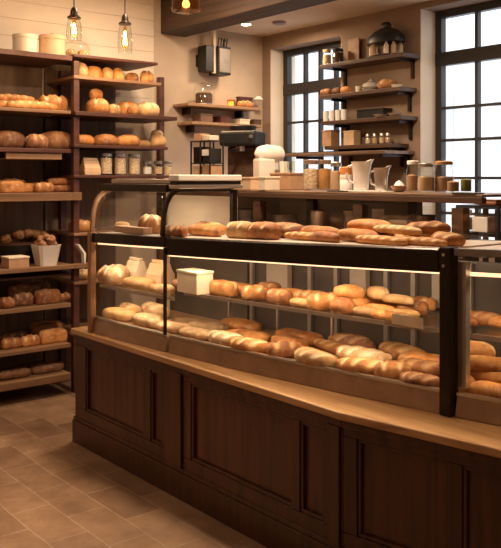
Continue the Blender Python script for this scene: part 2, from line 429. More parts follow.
# --- far case with the curved hood
HC = thing('display_case', 'far display case with a curved glass hood at the left end of the counter', 'display case', (2.3, 3.65, CT))
A0, A1 = 4.006, 3.312
lower_case(HC, A0, A1, .905, midside=.06)
gl(A0-.03, A1+.012, .014, .732, .05).build('front_glass', 'case_glass', HC, True)
sweep(A0, A1, [(-.004, -.052), (.035, -.052), (.035, -.002), (-.004, 0)], zf=lv).build('band', 'dark_metal', HC, True, bevel=.003)
sweep(A0, A1, rect(.036, .50, -.02, 0), zf=lv).build('upper_shelf', 'deck', HC, True)
sweep(A0, A1, rect(.04, .055, -.065, -.054), zf=lv).build('light_strip', 'led', HC, True)
hp = [(.0, 0), (.004, .06), (.011, .12), (.026, .17), (.048, .205), (.078, .226), (.115, .234)]
def rib(y, w_, x_off=0, z0=0):
    mb = MB(); secs = []
    for dx, z in hp:
        secs.append([(fx(y)+dx-.012, y-w_/2, lv(y)+z+.006), (fx(y)+dx-.012, y+w_/2, lv(y)+z+.006), (fx(y)+dx+.006, y+w_/2, lv(y)+z-.008), (fx(y)+dx+.006, y-w_/2, lv(y)+z-.008)])
    return mb.sections(secs)
rib(A0-.012, .018).build('hood_rib', 'bronze', HC, True, smooth=True)
rib(A1+.014, .014).build('hood_rib', 'dark_metal', HC, True, smooth=True)
hg = MB(); rows = []
for i in range(9):
    y = A0-.03+(A1+.03-A0+.03)*i/8
    rows.append([hg.bm.verts.new((fx(y)+dx+.002, y, lv(y)+z)) for dx, z in hp])
for a, b_ in zip(rows, rows[1:]):
    for k in range(len(hp)-1): hg.bm.faces.new((a[k], a[k+1], b_[k+1], b_[k]))
o = hg.build('hood_glass', 'case_glass', HC, True, smooth=True)
sm = o.modifiers.new('thick', 'SOLIDIFY'); sm.thickness = .004
def side_glass(y):
    mb = MB(); pr = [(fx(y)+dx, lv(y)+z) for dx, z in hp]+[(2.56, lv(y)+.234), (2.56, lv(y)+.002)]
    return mb.sections([[(x, y, z) for x, z in pr], [(x, y+.004, z) for x, z in pr]])
side_glass(A1).build('side_glass', 'case_glass', HC, True)
side_glass(A0-.004).build('side_glass', 'case_glass', HC, True)
MB().box(2.555, 2.585, 3.290, 3.318, 1.215, 1.44).build('rear_post', 'dark_metal', HC, True)
MB().box(2.555, 2.585, 3.97, 4.0, 1.2, 1.44).build('rear_post', 'dark_metal', HC, True)
MB().box(2.565, 2.575, 3.32, 3.97, 1.2, 1.43).build('rear_glass', 'case_glass', HC, True)
MB().box(2.60, 2.61, 3.32, 4.0, 1.2, 1.40).build('rear_panel', 'cream', HC, True)
# end of lower case: dark upright
MB().box(2.098, 2.135, 3.985, 4.02, CT, 1.20).build('end_upright', 'bronze', HC, True, bevel=.004)
MB().box(2.136, 2.150, 3.294, 3.306, .733, 1.16).build('joint_upright', 'dark_metal', HC, True)
MB().box(2.19, 2.60, 3.36, 4.04, 1.428, 1.468).build('top_bar', 'dark_metal', HC, True, bevel=.004)
MB().box(2.27, 2.60, 3.36, 4.06, 1.469, 1.494).build('top_cap', 'steel', HC, True, bevel=.004)
hd = thing('lamp_housing', 'pale steel light housing across the near end of the curved glass hood', 'housing', (2.4, 3.32, 1.43))
MB().box(2.20, 2.60, 3.27, 3.355, 1.486, 1.516).build('cap', 'white', hd, True, bevel=.005)
MB().box(2.205, 2.595, 3.275, 3.35, 1.467, 1.485).build('slot', 'dark_metal', hd, True)
MB().box(2.20, 2.60, 3.262, 3.355, 1.447, 1.466).build('lower_lip', 'steel', hd, True, bevel=.003)

# ------------------------------------------------------------------ back bench behind the cases
BZ = 1.43; BX0, BX1, BY0, BY1 = 2.62, 3.35, 2.00, 4.35
bn = thing('back_bench', 'dark wooden back bench behind the display cases carrying jars and pitchers', 'bench', (2.95, 3.1, 0))
BX0 = 2.885
MB().box(BX0, BX1, BY0, BY1, BZ-.012, BZ).build('worktop', 'bench_wood', bn, True, bevel=.003)
MB().box(BX0-.005, BX0+.03, BY0, BY1, BZ-.040, BZ-.0125).build('front_rail', 'shelf_wood', bn, True, bevel=.003)
MB().box(BX0+.031, BX1, BY0, BY1, 1.16, 1.20).build('lower_shelf', 'shelf_wood', bn, True)
MB().box(BX1-.012, BX1-.002, 2.75, BY1, 1.2, BZ-.0125).build('back_board', 'case_grey', bn, True)
for yy in (2.13, 2.72, 3.5, 4.3):
    MB().box(BX0+.002, BX0+.05, yy-.03, yy+.03, 0, BZ-.061).build('leg', 'shelf_wood', bn, True)
    MB().box(BX1-.05, BX1, yy-.03, yy+.03, 0, BZ-.0125).build('leg', 'shelf_wood', bn, True)

# ------------------------------------------------------------------ bread
BREADS = {}
def bread_mesh(kind, seed, mat):
    key = (kind, seed, mat)
    if key in BREADS: return BREADS[key]
    rnd = random.Random(hash_(kind)*7+seed)
    P = dict(baguette=(.36, .070, .052, 5, .9, 2.6, .012), batard=(.24, .105, .078, 3, .75, 2.3, .016), boule=(.19, .17, .10, 3, .2, 2.1, .017),
             roll=(.125, .078, .058, 1, .3, 2.3, .014), ciabatta=(.22, .11, .052, 0, 0, 3.6, .01), tin=(.22, .105, .100, 1, .0, 6.0, .02),
             bun=(.10, .10, .062, 0, 0, 2.1, .01), sub=(.20, .068, .055, 0, 0, 2.8, .01), half=(.15, .09, .075, 2, .3, 3.4, .014), oval=(.22, .115, .085, 0, 0, 2.2, .012))[kind]
    Lb, W, H, ns, slant, p, gw = P
    n, m = (52, 22) if ns else (30, 18)
    bm = bmesh.new(); sc = {}
    off = Vector((rnd.uniform(0, 50), rnd.uniform(0, 50), rnd.uniform(0, 50))); bend = rnd.uniform(-.03, .03)*(Lb/.3)
    rings = []
    for i in range(n+1):
        t = -math.cos(PI*i/n); t = t*.75+(2*i/n-1)*.25 if 0 < i < n else t
        r = max(0, 1-abs(t)**p)**(1/2.0 if p < 4 else 1/3.0)
        if i in (0, n): rings.append([bm.verts.new((t*Lb/2, 0, H*.42))]); continue
        ring = []
        for k in range(m):
            a = 2*PI*k/m; cy, cz = math.cos(a), math.sin(a)
            ex = .62 if kind == 'tin' else (.8 if kind in ('ciabatta', 'half') else 1)
            cy = math.copysign(abs(cy)**ex, cy); sz = math.copysign(abs(cz)**ex, cz)
            x = t*Lb/2; y = W/2*r*cy
            z = H*.42+(H*.58*(r**.75)*sz if sz > 0 else H*.60*(r**.6)*sz)
            nv = noise.noise(Vector((x*16, y*16, z*16))+off)
            f = 1+.09*nv+(.05*noise.noise(Vector((x*45, y*45, z*45))+off))
            y *= f; z = H*.42+(z-H*.42)*f
            y += bend*(1-t*t); s = 0
            if sz > 0 and ns:
                for q in range(ns):
                    if kind == 'boule':
                        ang = q*PI/3+seed; d = abs(x*math.sin(ang)-y*math.cos(ang))
                    elif kind in ('tin', 'roll'): d = abs(y-.1*x-bend*(1-t*t))*1.4
                    else:
                        xs = (q+.5)/ns*Lb*.86-Lb*.43; d = abs((x-xs)-slant*(y-bend)*1.0)/math.sqrt(1+slant*slant)
                    lim = min(1, max(0, (sz-.25)/.45))
                    g = max(0, 1-d/gw)*lim
                    s = max(s, g)
                    hh = max(0, 1-abs(d-gw*1.25)/(gw*.6))*lim
                    z += .0022*hh*(H/.07)
                z -= .009*s*(H/.07)
            z = max(z, 0)
            v = bm.verts.new((x, y, z)); ring.append(v); sc[v] = min(1, s*1.5)
        rings.append(ring)
    for a, b_ in zip(rings, rings[1:]):
        for k in range(m):
            j = (k+1) % m
            if len(a) == 1: bm.faces.new((a[0], b_[j], b_[k]))
            elif len(b_) == 1: bm.faces.new((a[k], a[j], b_[0]))
            else: bm.faces.new((a[k], a[j], b_[j], b_[k]))
    bmesh.ops.recalc_face_normals(bm, faces=bm.faces[:])
    bm.verts.index_update(); vals = [sc.get(v, 0) for v in bm.verts]
    me = bpy.data.meshes.new(kind); bm.to_mesh(me); bm.free()
    at = me.attributes.new('score', 'FLOAT', 'POINT'); at.data.foreach_set('value', vals)
    for pz in me.polygons: pz.use_smooth = True
    me.materials.append(MATS[mat]); BREADS[key] = (me, Lb, W, H)
    return BREADS[key]
def hash_(s): return sum(ord(c)*(i+3) for i, c in enumerate(s))
NAME = dict(baguette='baguette', batard='bread_loaf', boule='round_loaf', roll='bread_roll', ciabatta='ciabatta', tin='tin_loaf', bun='bread_bun', sub='long_roll', half='cut_loaf', oval='bread_loaf')
WORD = dict(baguette='slashed baguette', batard='slashed oval loaf', boule='round loaf', roll='small split roll', ciabatta='flat ciabatta', tin='square tin loaf', bun='round bun', sub='smooth long roll', half='blunt short loaf', oval='smooth oval loaf')
LOOK = dict(golden='golden', brown='brown', floury='floury pale', rye='dark brown', pale='pale yellow')
CAT = dict(baguette='baguette', batard='bread', boule='bread', roll='bread roll', ciabatta='bread', tin='bread', bun='bread roll', sub='bread roll', half='bread', oval='bread')
ORD = ['first', 'second', 'third', 'fourth', 'fifth', 'sixth', 'seventh', 'eighth', 'ninth', 'tenth', 'eleventh', 'twelfth', 'thirteenth', 'fourteenth', 'fifteenth', 'sixteenth', 'seventeenth', 'eighteenth']
BC = [0]
def put(kind, mat, loc, rz=0, scale=(1, 1, 1), label='', group=None, tilt=0):
    BC[0] += 1
    me, Lb, W, H = bread_mesh(kind, BC[0] % 3, mat)
    o = bpy.data.objects.new(NAME[kind], me); C.objects.link(o)
    o.location = loc; o.rotation_euler = (0, tilt, rz); o.scale = scale
    return tag(o, label, CAT[kind], group)
def breadrow(place, where, items, group, axis, plane, z, zf=None, zs=1.0, big=1.0, dmax=.49, dmin=.03):
    """items: (px, depth into the shelf, kind, colour, length in metres, yaw degrees relative to the shelf run, lift)"""
    order = sorted(items, key=lambda q: q[0]); cnt = {}; P = []
    for q in order: cnt.setdefault((q[2], q[3]), []).append(q)
    for (px, dp, kind, mat, ln, yaw, lift) in order:
        _, Lb, W, H = bread_mesh(kind, 0, mat); sc_ = ln*big/Lb; ya = math.radians(yaw)
        ext = math.hypot(Lb*sc_/2*math.sin(ya), W*sc_/2*math.cos(ya))
        dp = min(max(dp, dmin+ext), dmax-ext)
        if axis == 'x':
            if callable(plane):
                x = 2.3
                for _ in range(6): y = onx(px, x); x = plane(y)+dp
            else: x = plane+dp
            run = onx(px, x); rz = -PI/2+ya
        else: y = plane+dp; run = ony(px, y); rz = ya
        P.append([run, dp, ya, Lb*sc_, W*sc_, sc_, rz, ext])
    for it in range(60):       # nudge loaves that would sit inside one another
        for i in range(len(P)):
            for j in range(i):
                if abs(order[i][6]-order[j][6]) > .02: continue
                A, B = P[i], P[j]; sg = -1 if axis == 'x' else 1
                for ka in (-1, 0, 1):
                    for kb in (-1, 0, 1):
                        ra, rb = A[4]*.44, B[4]*.44; la, lb_ = max(0, A[3]/2-A[4]*.47), max(0, B[3]/2-B[4]*.47)
                        ax, ay = A[0]*sg+ka*la*math.cos(A[2]), A[1]+ka*la*math.sin(A[2])
                        bx_, by = B[0]*sg+kb*lb_*math.cos(B[2]), B[1]+kb*lb_*math.sin(B[2])
                        dx, dy = ax-bx_, ay-by; d = math.hypot(dx, dy) or 1e-4; ov = ra+rb-d
                        if ov > 0:
                            f = ov*.25/d; A[0] += sg*dx*f; B[0] -= sg*dx*f; A[1] += dy*f; B[1] -= dy*f
        for A in P: A[1] = min(max(A[1], dmin+A[7]), dmax-A[7])
    for i, (px, dp, kind, mat, ln, yaw, lift) in enumerate(order):
        run, dp, _, Lw, Ww, sc_, rz, _ = P[i]
        if axis == 'x': y = run; x = (plane(y) if callable(plane) else plane)+dp
        else: x = run; y = plane+dp
        zz = (zf(y) if zf else z)+lift*zs
        same = cnt[(kind, mat)]; j = same.index(order[i]); k = len(same)
        pos = '' if k == 1 else (('left', 'right')[j]+' of two, ' if k == 2 else (ORD[j]+' from the left, ' if j < k-1 else 'rightmost of its kind, '))
        lab = f"{LOOK[mat]} {WORD[kind]}{' stacked' if lift > .02 else ''}, {pos}{where}"
        put(kind, mat, (x, y, zz+.001), rz, (sc_, sc_, sc_*zs), lab, group)

# lower floor of the main case
breadrow('', 'on the long case floor', [
    (178, .16, 'ciabatta', 'floury', .20, 8, 0), (196, .12, 'ciabatta', 'floury', .19, 4, 0), (206, .26, 'ciabatta', 'floury', .21, 14, 0.0),
    (228, .10, 'batard', 'floury', .20, 10, 0), (246, .22, 'ciabatta', 'golden', .22, 20, .0), (254, .11, 'batard', 'golden', .20, 15, 0),
    (277, .20, 'ciabatta', 'brown', .22, -12, .0), (283, .09, 'half', 'brown', .14, 70, 0), (304, .14, 'baguette', 'golden', .32, -4, 0),
    (330, .26, 'baguette', 'golden', .33, -8, 0), (333, .09, 'batard', 'pale', .21, 0, 0), (358, .10, 'batard', 'golden', .20, 30, 0),
    (370, .24, 'batard', 'floury', .23, 12, 0), (385, .09, 'half', 'golden', .13, 60, 0), (399, .17, 'batard', 'brown', .20, 20, 0.0),
    (412, .30, 'ciabatta', 'golden', .24, 10, 0), (422, .06, 'batard', 'brown', .16, 12, 0),
    (350, .40, 'batard', 'rye', .24, 0, 0), (240, .40, 'ciabatta', 'golden', .24, 0, 0), (300, .40, 'ciabatta', 'brown', .24, 4, 0), (405, .44, 'batard', 'golden', .22, 0, 0),
    ], 'loaves on the floor of the long display case', 'x', fx, .716, big=1.15, zs=.82)
# middle shelf of the main case
breadrow('', 'on the long case glass shelf', [
    (188, .22, 'ciabatta', 'rye', .20, 0, 0), (205, .30, 'ciabatta', 'brown', .20, 0, 0), (224, .17, 'tin', 'golden', .17, 0, 0), (240, .30, 'ciabatta', 'golden', .22, 0, 0),
    (256, .18, 'half', 'golden', .14, 35, 0), (268, .34, 'half', 'brown', .13, 15, 0), (279, .17, 'half', 'brown', .14, 0, 0),
    (290, .31, 'sub', 'golden', .18, 20, 0), (303, .16, 'sub', 'pale', .14, 8, 0), (316, .30, 'batard', 'golden', .18, 30, 0),
    (322, .17, 'half', 'golden', .15, 70, 0), (344, .17, 'bun', 'brown', .11, 0, 0), (341, .33, 'batard', 'golden', .19, 10, 0),
    (358, .24, 'bun', 'golden', .10, 0, 0), (366, .36, 'bun', 'golden', .10, 0, 0), (365, .15, 'sub', 'pale', .13, 5, 0), (379, .25, 'sub', 'golden', .15, 15, 0),
    (384, .13, 'sub', 'golden', .14, -5, 0), (394, .35, 'sub', 'golden', .16, 10, 0), (403, .21, 'sub', 'pale', .14, 25, 0), (411, .31, 'half', 'brown', .13, 30, 0),
    (349, .25, 'roll', 'golden', .14, 20, .055), (378, .31, 'roll', 'pale', .13, -15, .055), (398, .27, 'sub', 'pale', .15, 10, .05), (420, .42, 'half', 'golden', .13, 30, 0)
    ], 'loaves on the glass middle shelf of the long display case', 'x', fx, .936, dmin=.10, dmax=.50, zs=.88)
# open deck
dk = lambda y: lv(y)-.001
breadrow('', 'on the open deck', [
    (204, .16, 'sub', 'golden', .24, 4, 0), (210, .30, 'batard', 'golden', .22, 6, 0), (241, .14, 'half', 'pale', .17, 0, 0), (268, .13, 'half', 'brown', .17, 4, 0),
    (297, .14, 'baguette', 'golden', .27, 2, 0), (291, .28, 'batard', 'brown', .24, 6, 0), (322, .28, 'sub', 'golden', .24, 0, 0), (331, .14, 'sub', 'brown', .17, -6, 0),
    (332, .42, 'baguette', 'golden', .28, 0, 0.0), (355, .15, 'sub', 'golden', .22, 0, 0), (352, .29, 'baguette', 'golden', .30, -3, 0), (384, .10, 'baguette', 'golden', .27, -2, 0),
    (386, .26, 'baguette', 'golden', .28, 6, 0), (420, .12, 'baguette', 'golden', .25, 3, 0), (414, .28, 'batard', 'golden', .20, 30, 0), (444, .16, 'batard', 'golden', .17, -12, 0),
    (366, .20, 'sub', 'golden', .22, 4, .045), (400, .17, 'baguette', 'pale', .26, -5, .046), (428, .20, 'batard', 'brown', .17, 25, .045), (276, .36, 'bun', 'pale', .09, 0, 0),
    ], 'baguettes and loaves on the open deck', 'x', fx, 0, dk, zs=.86, big=1.04)
# near case
breadrow('', 'in the near right case', [
    (461, .06, 'half', 'golden', .12, 40, 0), (492, .06, 'sub', 'golden', .20, 2, 0), (484, .14, 'sub', 'golden', .22, 8, .028), (488, .23, 'sub', 'brown', .22, 30, 0),
    (486, .16, 'sub', 'golden', .20, 24, .075), (478, .20, 'roll', 'golden', .14, 0, .105), (500, .18, 'sub', 'pale', .20, 10, .06),
    (468, .42, 'batard', 'brown', .20, 0, 0)
    ], 'long rolls heaped in the near display case', 'x', fx, .716)
breadrow('', 'on the near case middle shelf', [(468, .28, 'sub', 'brown', .14, 0, 0), (482, .30, 'batard', 'brown', .16, 10, 0), (497, .28, 'sub', 'golden', .15, 5, 0)],
    'rolls on the middle shelf of the near case', 'x', fx, .931)
# far case
breadrow('', 'on the floor of the far case', [(119, .12, 'ciabatta', 'pale', .25, 4, 0), (147, .13, 'ciabatta', 'floury', .25, -4, 0), (152, .30, 'batard', 'floury', .24, 4, 0), (136, .26, 'batard', 'pale', .22, 0, 0)],
    'floury loaves in the far display case', 'x', fx, .716)
breadrow('', 'on the glass shelf of the far case', [(112, .12, 'boule', 'floury', .20, 0, 0), (140, .13, 'ciabatta', 'pale', .24, 0, 0), (161, .14, 'ciabatta', 'floury', .17, 4, 0)],
    'floury loaves on the shelf of the far case', 'x', fx, .906)
breadrow('', 'under the curved glass hood', [(122, .20, 'sub', 'pale', .15, 0, 0), (152, .16, 'boule', 'golden', .15, 0, 0)], 'bakes under the curved hood', 'x', fx, 0, lambda y: lv(y)+.001, zs=1.3)
for i, (px, dp, mt) in enumerate(((169, .05, 'floury'), (179, .06, 'brown'))):
    x = fx(3.4)+dp; y = onx(px, x); o = put('half', mt, (x, y, lv(y)+.001), -PI/2, (.62, .7, .7), ['white floury cut loaf at the near corner of the hood', 'dull brown cut loaf at the near corner of the hood'][i], None)

x = fx(3.68)+.075; solo(MB().box(-.15, .15, -.03, .03, 0, .035), 'wooden_tray', 'kraft', 'low brown wooden tray at the front under the curved hood', 'tray', (x, 3.70, lv(3.55)+.001), -PI/2, bevel=.003)
# ------------------------------------------------------------------ paper bags and boxes inside the cases
def paper_bag(x, y, z, w_, d_, h, rz, label, mat='paper', group=None):
    t = thing('paper_bag', label, 'paper bag', (x, y, z), rz, group)
    mb = MB(); secs = []
    for k, f in enumerate((1, 1.03, 1.0, .97, .94)):
        zz = h*k/4; a = w_/2*f; b_ = d_/2*(f if k < 3 else f*(1.25-k*.2))
        secs.append([(-a, -b_, zz), (a, -b_, zz), (a, b_, zz), (-a, b_, zz)])
    mb.sections(secs).build('bag_body', mat, t, bevel=.004)
    fl = MB(); fl.box(-w_*.46, w_*.46, -.010, .010, h+.0005, h+.018).build('folded_top', mat, t, bevel=.003)
    return t
def carton(x, y, z, w_, d_, h, rz, label, mat='kraft', lidmat=None, name='carton', cat='box', group=None):
    t = thing(name, label, cat, (x, y, z), rz, group)
    MB().box(-w_/2, w_/2, -d_/2, d_/2, 0, h-.012).build('box_body', mat, t, bevel=.003)
    MB().box(-w_/2-.003, w_/2+.003, -d_/2-.003, d_/2+.003, h-.0115, h).build('lid', lidmat or mat, t, bevel=.002)
    return t
def fxp(px, dp):
    x = 2.3
    for _ in range(6): y = onx(px, x); x = fx(y)+dp
    return x, y
x, y = fxp(136, .27); paper_bag(x, y, .906, .13, .09, .12, -PI/2, 'cream paper bag standing on the far case shelf, left of two')
x, y = fxp(160, .30); paper_bag(x, y, .906, .14, .10, .12, -PI/2+.1, 'tan paper bag standing on the far case shelf, right of two', 'kraft_light')
x, y = fxp(195, .12)
carton(x, y, .936, .17, .10, .11, -PI/2, 'pale cream cake box at the left end of the middle glass shelf', 'cream', 'paper', 'cake_box')
x, y = fxp(413, .07)
tb = thing('acrylic_tray', 'clear acrylic bin at the right end of the middle glass shelf', 'tray', (x, y, .936), -PI/2)
MB().box(-.10, .10, -.05, -.046, 0, .055).box(-.10, .10, .046, .05, 0, .055).box(-.10, -.096, -.046, .046, 0, .055).box(.096, .10, -.046, .046, 0, .055).box(-.096, .096, -.046, .046, 0, .004).build('bin', 'acrylic', tb)
MB().box(-.06, .09, -.0525, -.0505, .008, .048).build('price_card', 'paper', tb)

# ------------------------------------------------------------------ vessels and jars
def jar(x, y, z, r, h, fill, lid, label, fillf=.75, name='glass_jar', cat='jar', group=None, lidh=.02, knob=False):
    t = thing(name, label, cat, (x, y, z), 0, group)
    MB().lathe([(0, 0), (r*.94, 0), (r, .008), (r, h*.82), (r*.82, h*.93), (r*.82, h), (r*.79, h), (r*.79, h*.93), (r*.96, h*.81), (r*.96, .010), (0, .008)], seg=20).build('jar_body', 'glass', t, smooth=True)
    if fill: MB().lathe([(0, .010), (r*.93, .010), (r*.93, h*fillf), (r*.5, h*fillf+.004), (0, h*fillf+.006)], seg=20).build('contents', fill, t, smooth=True)
    if lid:
        MB().lathe([(0, h), (r*.92, h), (r*.92, h+lidh), (r*.8, h+lidh+.004), (0, h+lidh+.004)], seg=20).build('lid', lid, t, smooth=True)
        if knob: MB().lathe([(0, h+lidh+.004), (.008, h+lidh+.004), (.013, h+lidh+.016), (.008, h+lidh+.026), (0, h+lidh+.028)], seg=12).build('lid_knob', lid, t, smooth=True)
    return t
def cup(x, y, z, r, h, mat, label, name='cup', cat='cup', group=None, taper=.75, rim=True):
    mb = MB().lathe([(0, 0), (r*taper, 0), (r, h), (r*.93, h), (r*taper*.9, .008), (0, .008)], seg=20)
    return solo(mb, name, mat, label, cat, (x, y, z), group=group, smooth=True)
def on_bench(px, dx=.15):
    x = BX0+dx; return x, onx(px, x)
# large jars
for px, dx, wpx, h, fill, lid, lab in (
    (311, .16, 16, .175, 'grain', 'bench_wood', 'wide glass jar of pale grain, leftmost of the jars below the wooden wall shelves'),
    (325, .20, 14, .175, 'amber_liquid', 'bench_wood', 'glass jar of amber honey beside the jar of grain'),
    (336, .14, 12, .16, 'kraft_light', 'steel', 'tall glass jar of biscuits with a steel lid left of the pale pitcher')):
    x, y = on_bench(px, dx); jar(x, y, BZ+.001, m_(wpx/2, x, y), h-.03, fill, lid, lab, .8)
x, y = on_bench(346, .12)
st = thing('stacked_jars', 'pale stacked white canister with an orange cap left of the pale pitcher', 'canister', (x, y, BZ+.001)); r = m_(6.2, x, y)
MB().lathe([(0, 0), (r, 0), (r, .06), (r*.9, .064), (0, .064)], seg=20).build('lower_can', 'white', st, smooth=True)
MB().lathe([(0, .065), (r, .065), (r, .085), (r*.95, .088), (0, .088)], seg=20).build('upper_can', 'cream', st, smooth=True)
MB().lathe([(0, .089), (r, .089), (r, .122), (r*.5, .128), (0, .128)], seg=20).build('cap', 'orange', st, smooth=True)
def pitcher(px, dx, wpx, h, mat, label, hand):
    x, y = on_bench(px, dx); r = m_(wpx/2, x, y)
    t = thing('pitcher', label, 'pitcher', (x, y, BZ+.0085), -.7)
    mb = MB().lathe([(0, 0), (r*.78, 0), (r*.82, .01), (r*.86, h*.5), (r*.98, h*.92), (r*1.05, h), (r*1.0, h), (r*.93, h*.9), (r*.8, h*.5), (r*.74, .012), (0, .012)], seg=24)
    for v in mb.bm.verts:
        if v.co.z > h*.85 and v.co.x > r*.6: v.co.x += .35*r*(v.co.z-h*.85)/(h*.15); v.co.z += .012*(v.co.z-h*.85)/(h*.15)
    mb.build('pitcher_body', mat, t, smooth=True)
    s = 1 if hand else -1
    MB().tube([(-r*.85, 0, h*.88), (-r*1.35, 0, h*.82), (-r*1.5, 0, h*.55), (-r*1.25, 0, h*.3), (-r*.8, 0, h*.25)], .006).build('handle', mat, t, smooth=True)
    return t
x, y = on_bench(372, .12)
tr = MB().box(-.12, .12, -.075, .075, 0, .004).box(-.125, .125, -.08, -.074, 0, .008).box(-.125, .125, .074, .08, 0, .008)
solo(tr, 'serving_tray', 'white', 'flat white serving tray under the two pitchers', 'tray', (x, y, BZ+.0005), -PI/2, bevel=.002)
pitcher(361, .12, 19, .145, 'ceramic', 'tall pale glazed pitcher, left of two on the white tray', 1)
pitcher(381, .14, 15, .112, 'steel', 'shorter grey pitcher with a flared lip, right of two on the white tray', 1)
x, y = on_bench(339, .035)
solo(MB().box(-.06, .06, -.03, .03, 0, .006), 'tablet', 'black', 'black flat tablet lying before the stacked canister', 'tablet', (x, y, BZ+.0005), -PI/2, bevel=.002)
# right group of jars
for px, dx, wpx, h, fill, lid, fl, lab in (
    (413, .16, 13, .135, 'kraft', 'white', .6, 'white-lidded glass jar of brown sugar, leftmost in the cluster by the big window'),
    (426, .10, 17, .120, 'kraft_light', 'steel', .6, 'wide glass jar with a steel lid in the cluster by the big window'),
    (444, .15, 19, .130, 'kraft', 'top_wood', .55, 'big glass jar with a flat wooden lid by the big window'),
    (453, .06, 12, .072, 'kraft', None, .7, 'low open glass of brown sugar before the wooden-lidded jar')):
    x, y = on_bench(px, dx); jar(x, y, BZ+.001, m_(wpx/2, x, y), h, fill, lid, lab, fl, lidh=.014)
x, y = on_bench(466, .12); jar(x, y, BZ+.001, m_(5.5, x, y), .075, 'green', None, 'narrow glass of pickled greens at the right end of the bench', .8)
x, y = on_bench(399, .18)
bw = thing('bowl', 'small brown bowl holding a white garlic bulb beside the pitchers', 'bowl', (x, y, BZ+.001))
MB().lathe([(0, 0), (.022, 0), (.045, .03), (.042, .03), (.02, .006), (0, .006)], seg=18).build('bowl_body', 'kraft', bw, smooth=True)
MB().lathe([(0, .012), (.02, .018), (.026, .032), (.016, .048), (.004, .056), (0, .058)], seg=12).build('garlic_bulb', 'white', bw, smooth=True)
x, y = on_bench(468, .03)
solo(MB().box(-.06, .06, -.035, .035, 0, .006), 'serving_tray', 'black', 'small black tray at the right end of the bench', 'tray', (x, y, BZ+.0005), -PI/2, bevel=.002)
# left group: cartons, mixer, organiser
x, y = on_bench(290, .25); carton(x, y, BZ+.001, m_(30, x, y), .16, .10, -PI/2, 'large brown carton with glasses on top, left of the jars')
for i, (dp, mt) in enumerate(((.05, 'white'), (-.01, 'glass'), (-.06, 'glass'))):
    cup(x-.02*i, y+dp, BZ+.1025, .030, .065, mt, ['white tumbler on the brown carton', 'clear tumbler in the middle on the brown carton', 'clear tumbler on the right of the brown carton'][i], 'tumbler', 'glass', taper=.85)
x, y = on_bench(250, .06)
t = carton(x, y, BZ+.001, .16, .12, .075, -PI/2, 'small kraft carton with a white end left of the cream mixer', 'kraft_light')
x, y = on_bench(269, .05)
carton(x, y, BZ+.001, .06, .11, .078, -PI/2, 'white end carton touching the small kraft carton', 'cream')
x, y = on_bench(272, .03)
# stand mixer
x, y = on_bench(272, .30)
mx_ = thing('stand_mixer', 'cream rounded stand mixer behind the small cartons, by the window reveal', 'mixer', (x, y, BZ+.001), math.radians(168))
MB().box(-.10, .11, -.06, .06, 0, .03).build('mixer_base', 'ceramic', mx_, bevel=.012)
MB().box(.0, .11, -.05, .05, .031, .19).build('mixer_neck', 'ceramic', mx_, bevel=.015)
hdm = MB(); hd_s = []
for t_ in range(9):
    u = t_/8; xx = -.09+.21*u; rr = .052*(1-abs(2*u-1)**3.2)**.5+.004
    hd_s.append([(xx, rr*math.cos(2*PI*k/14), .215+rr*math.sin(2*PI*k/14)) for k in range(14)])
hdm.sections(hd_s).build('mixer_head', 'ceramic', mx_, smooth=True)
MB().lathe([(0, .034), (.03, .034), (.06, .07), (.065, .12), (.040, .12), (.05, .07), (0, .04)], (-.055, 0, 0), 20).build('mixer_bowl', 'steel', mx_, smooth=True)
MB().tube([(-.055, 0, .17), (-.055, 0, .10)], .008).build('beater', 'steel', mx_)
MB().tube([(.06, -.052, .20), (.06, -.064, .20)], .010, 12).build('speed_knob', 'black', mx_)
# tray of white on the bench
x, y = on_bench(268, .0+.045)
# espresso machine
x, y = on_bench(243, .33)
es = thing('coffee_machine', 'black coffee machine behind the small kraft carton under the little wall shelves', 'coffee machine', (x, y, BZ+.001), math.radians(-60))
MB().box(-.11, .11, -.10, .10, 0, .05).build('machine_base', 'dark_metal', es, bevel=.008)
MB().box(-.11, .11, .0, .10, .051, .27).build('machine_back', 'shelf_wood', es, bevel=.008)
MB().box(-.125, .125, -.11, .10, .271, .37).build('machine_head', 'black', es, bevel=.02, seg=3)
MB().lathe([(0, .371), (.08, .371), (.09, .40), (.085, .405), (0, .407)], seg=20).build('hopper', 'black', es, smooth=True)
MB().tube([(0, -.05, .27), (0, -.05, .24)], .03, 16).build('group_head', 'steel', es)
MB().tube([(0, -.05, .25), (.0, -.17, .245)], .009).build('portafilter_handle', 'black', es)
MB().tube([(.10, -.112, .33), (.10, -.125, .33)], .012, 12).build('steam_knob', 'steel', es)
# organiser
x, y = on_bench(207, .04)
og = thing('organizer_rack', 'black wire organizer rack of small boxes on the left end of the bench', 'rack', (x, y, BZ+.001), -PI/2)
og.scale = (1, 1, 1.25); ww = .20; f = MB()
for sx in (-1, 0, 1):
    for sy in (-.05, .05): f.box(sx*ww/2-.004, sx*ww/2+.004, sy-.004, sy+.004, 0, .235)
for z in (.0, .125, .235): f.box(-ww/2-.004, ww/2+.004, -.054, .054, z, z+.005)
f.build('wire_frame', 'black', og)
MB().box(-.093, -.01, -.045, .045, .006, .115).build('lower_box', 'kraft_light', og, bevel=.002)
MB().box(.01, .093, -.045, .045, .006, .12).build('lower_box', 'kraft', og, bevel=.002)
MB().box(-.09, -.01, -.04, .045, .1305, .21).build('upper_box', 'dark_metal', og, bevel=.002)
MB().box(.01, .09, -.04, .045, .1305, .20).build('upper_box', 'black', og, bevel=.002)
pc = MB()
for k in range(6): pc.box(.014+k*.012, .023+k*.012, -.049, -.041, .165, .195)
pc.build('coffee_pods', 'white', og)
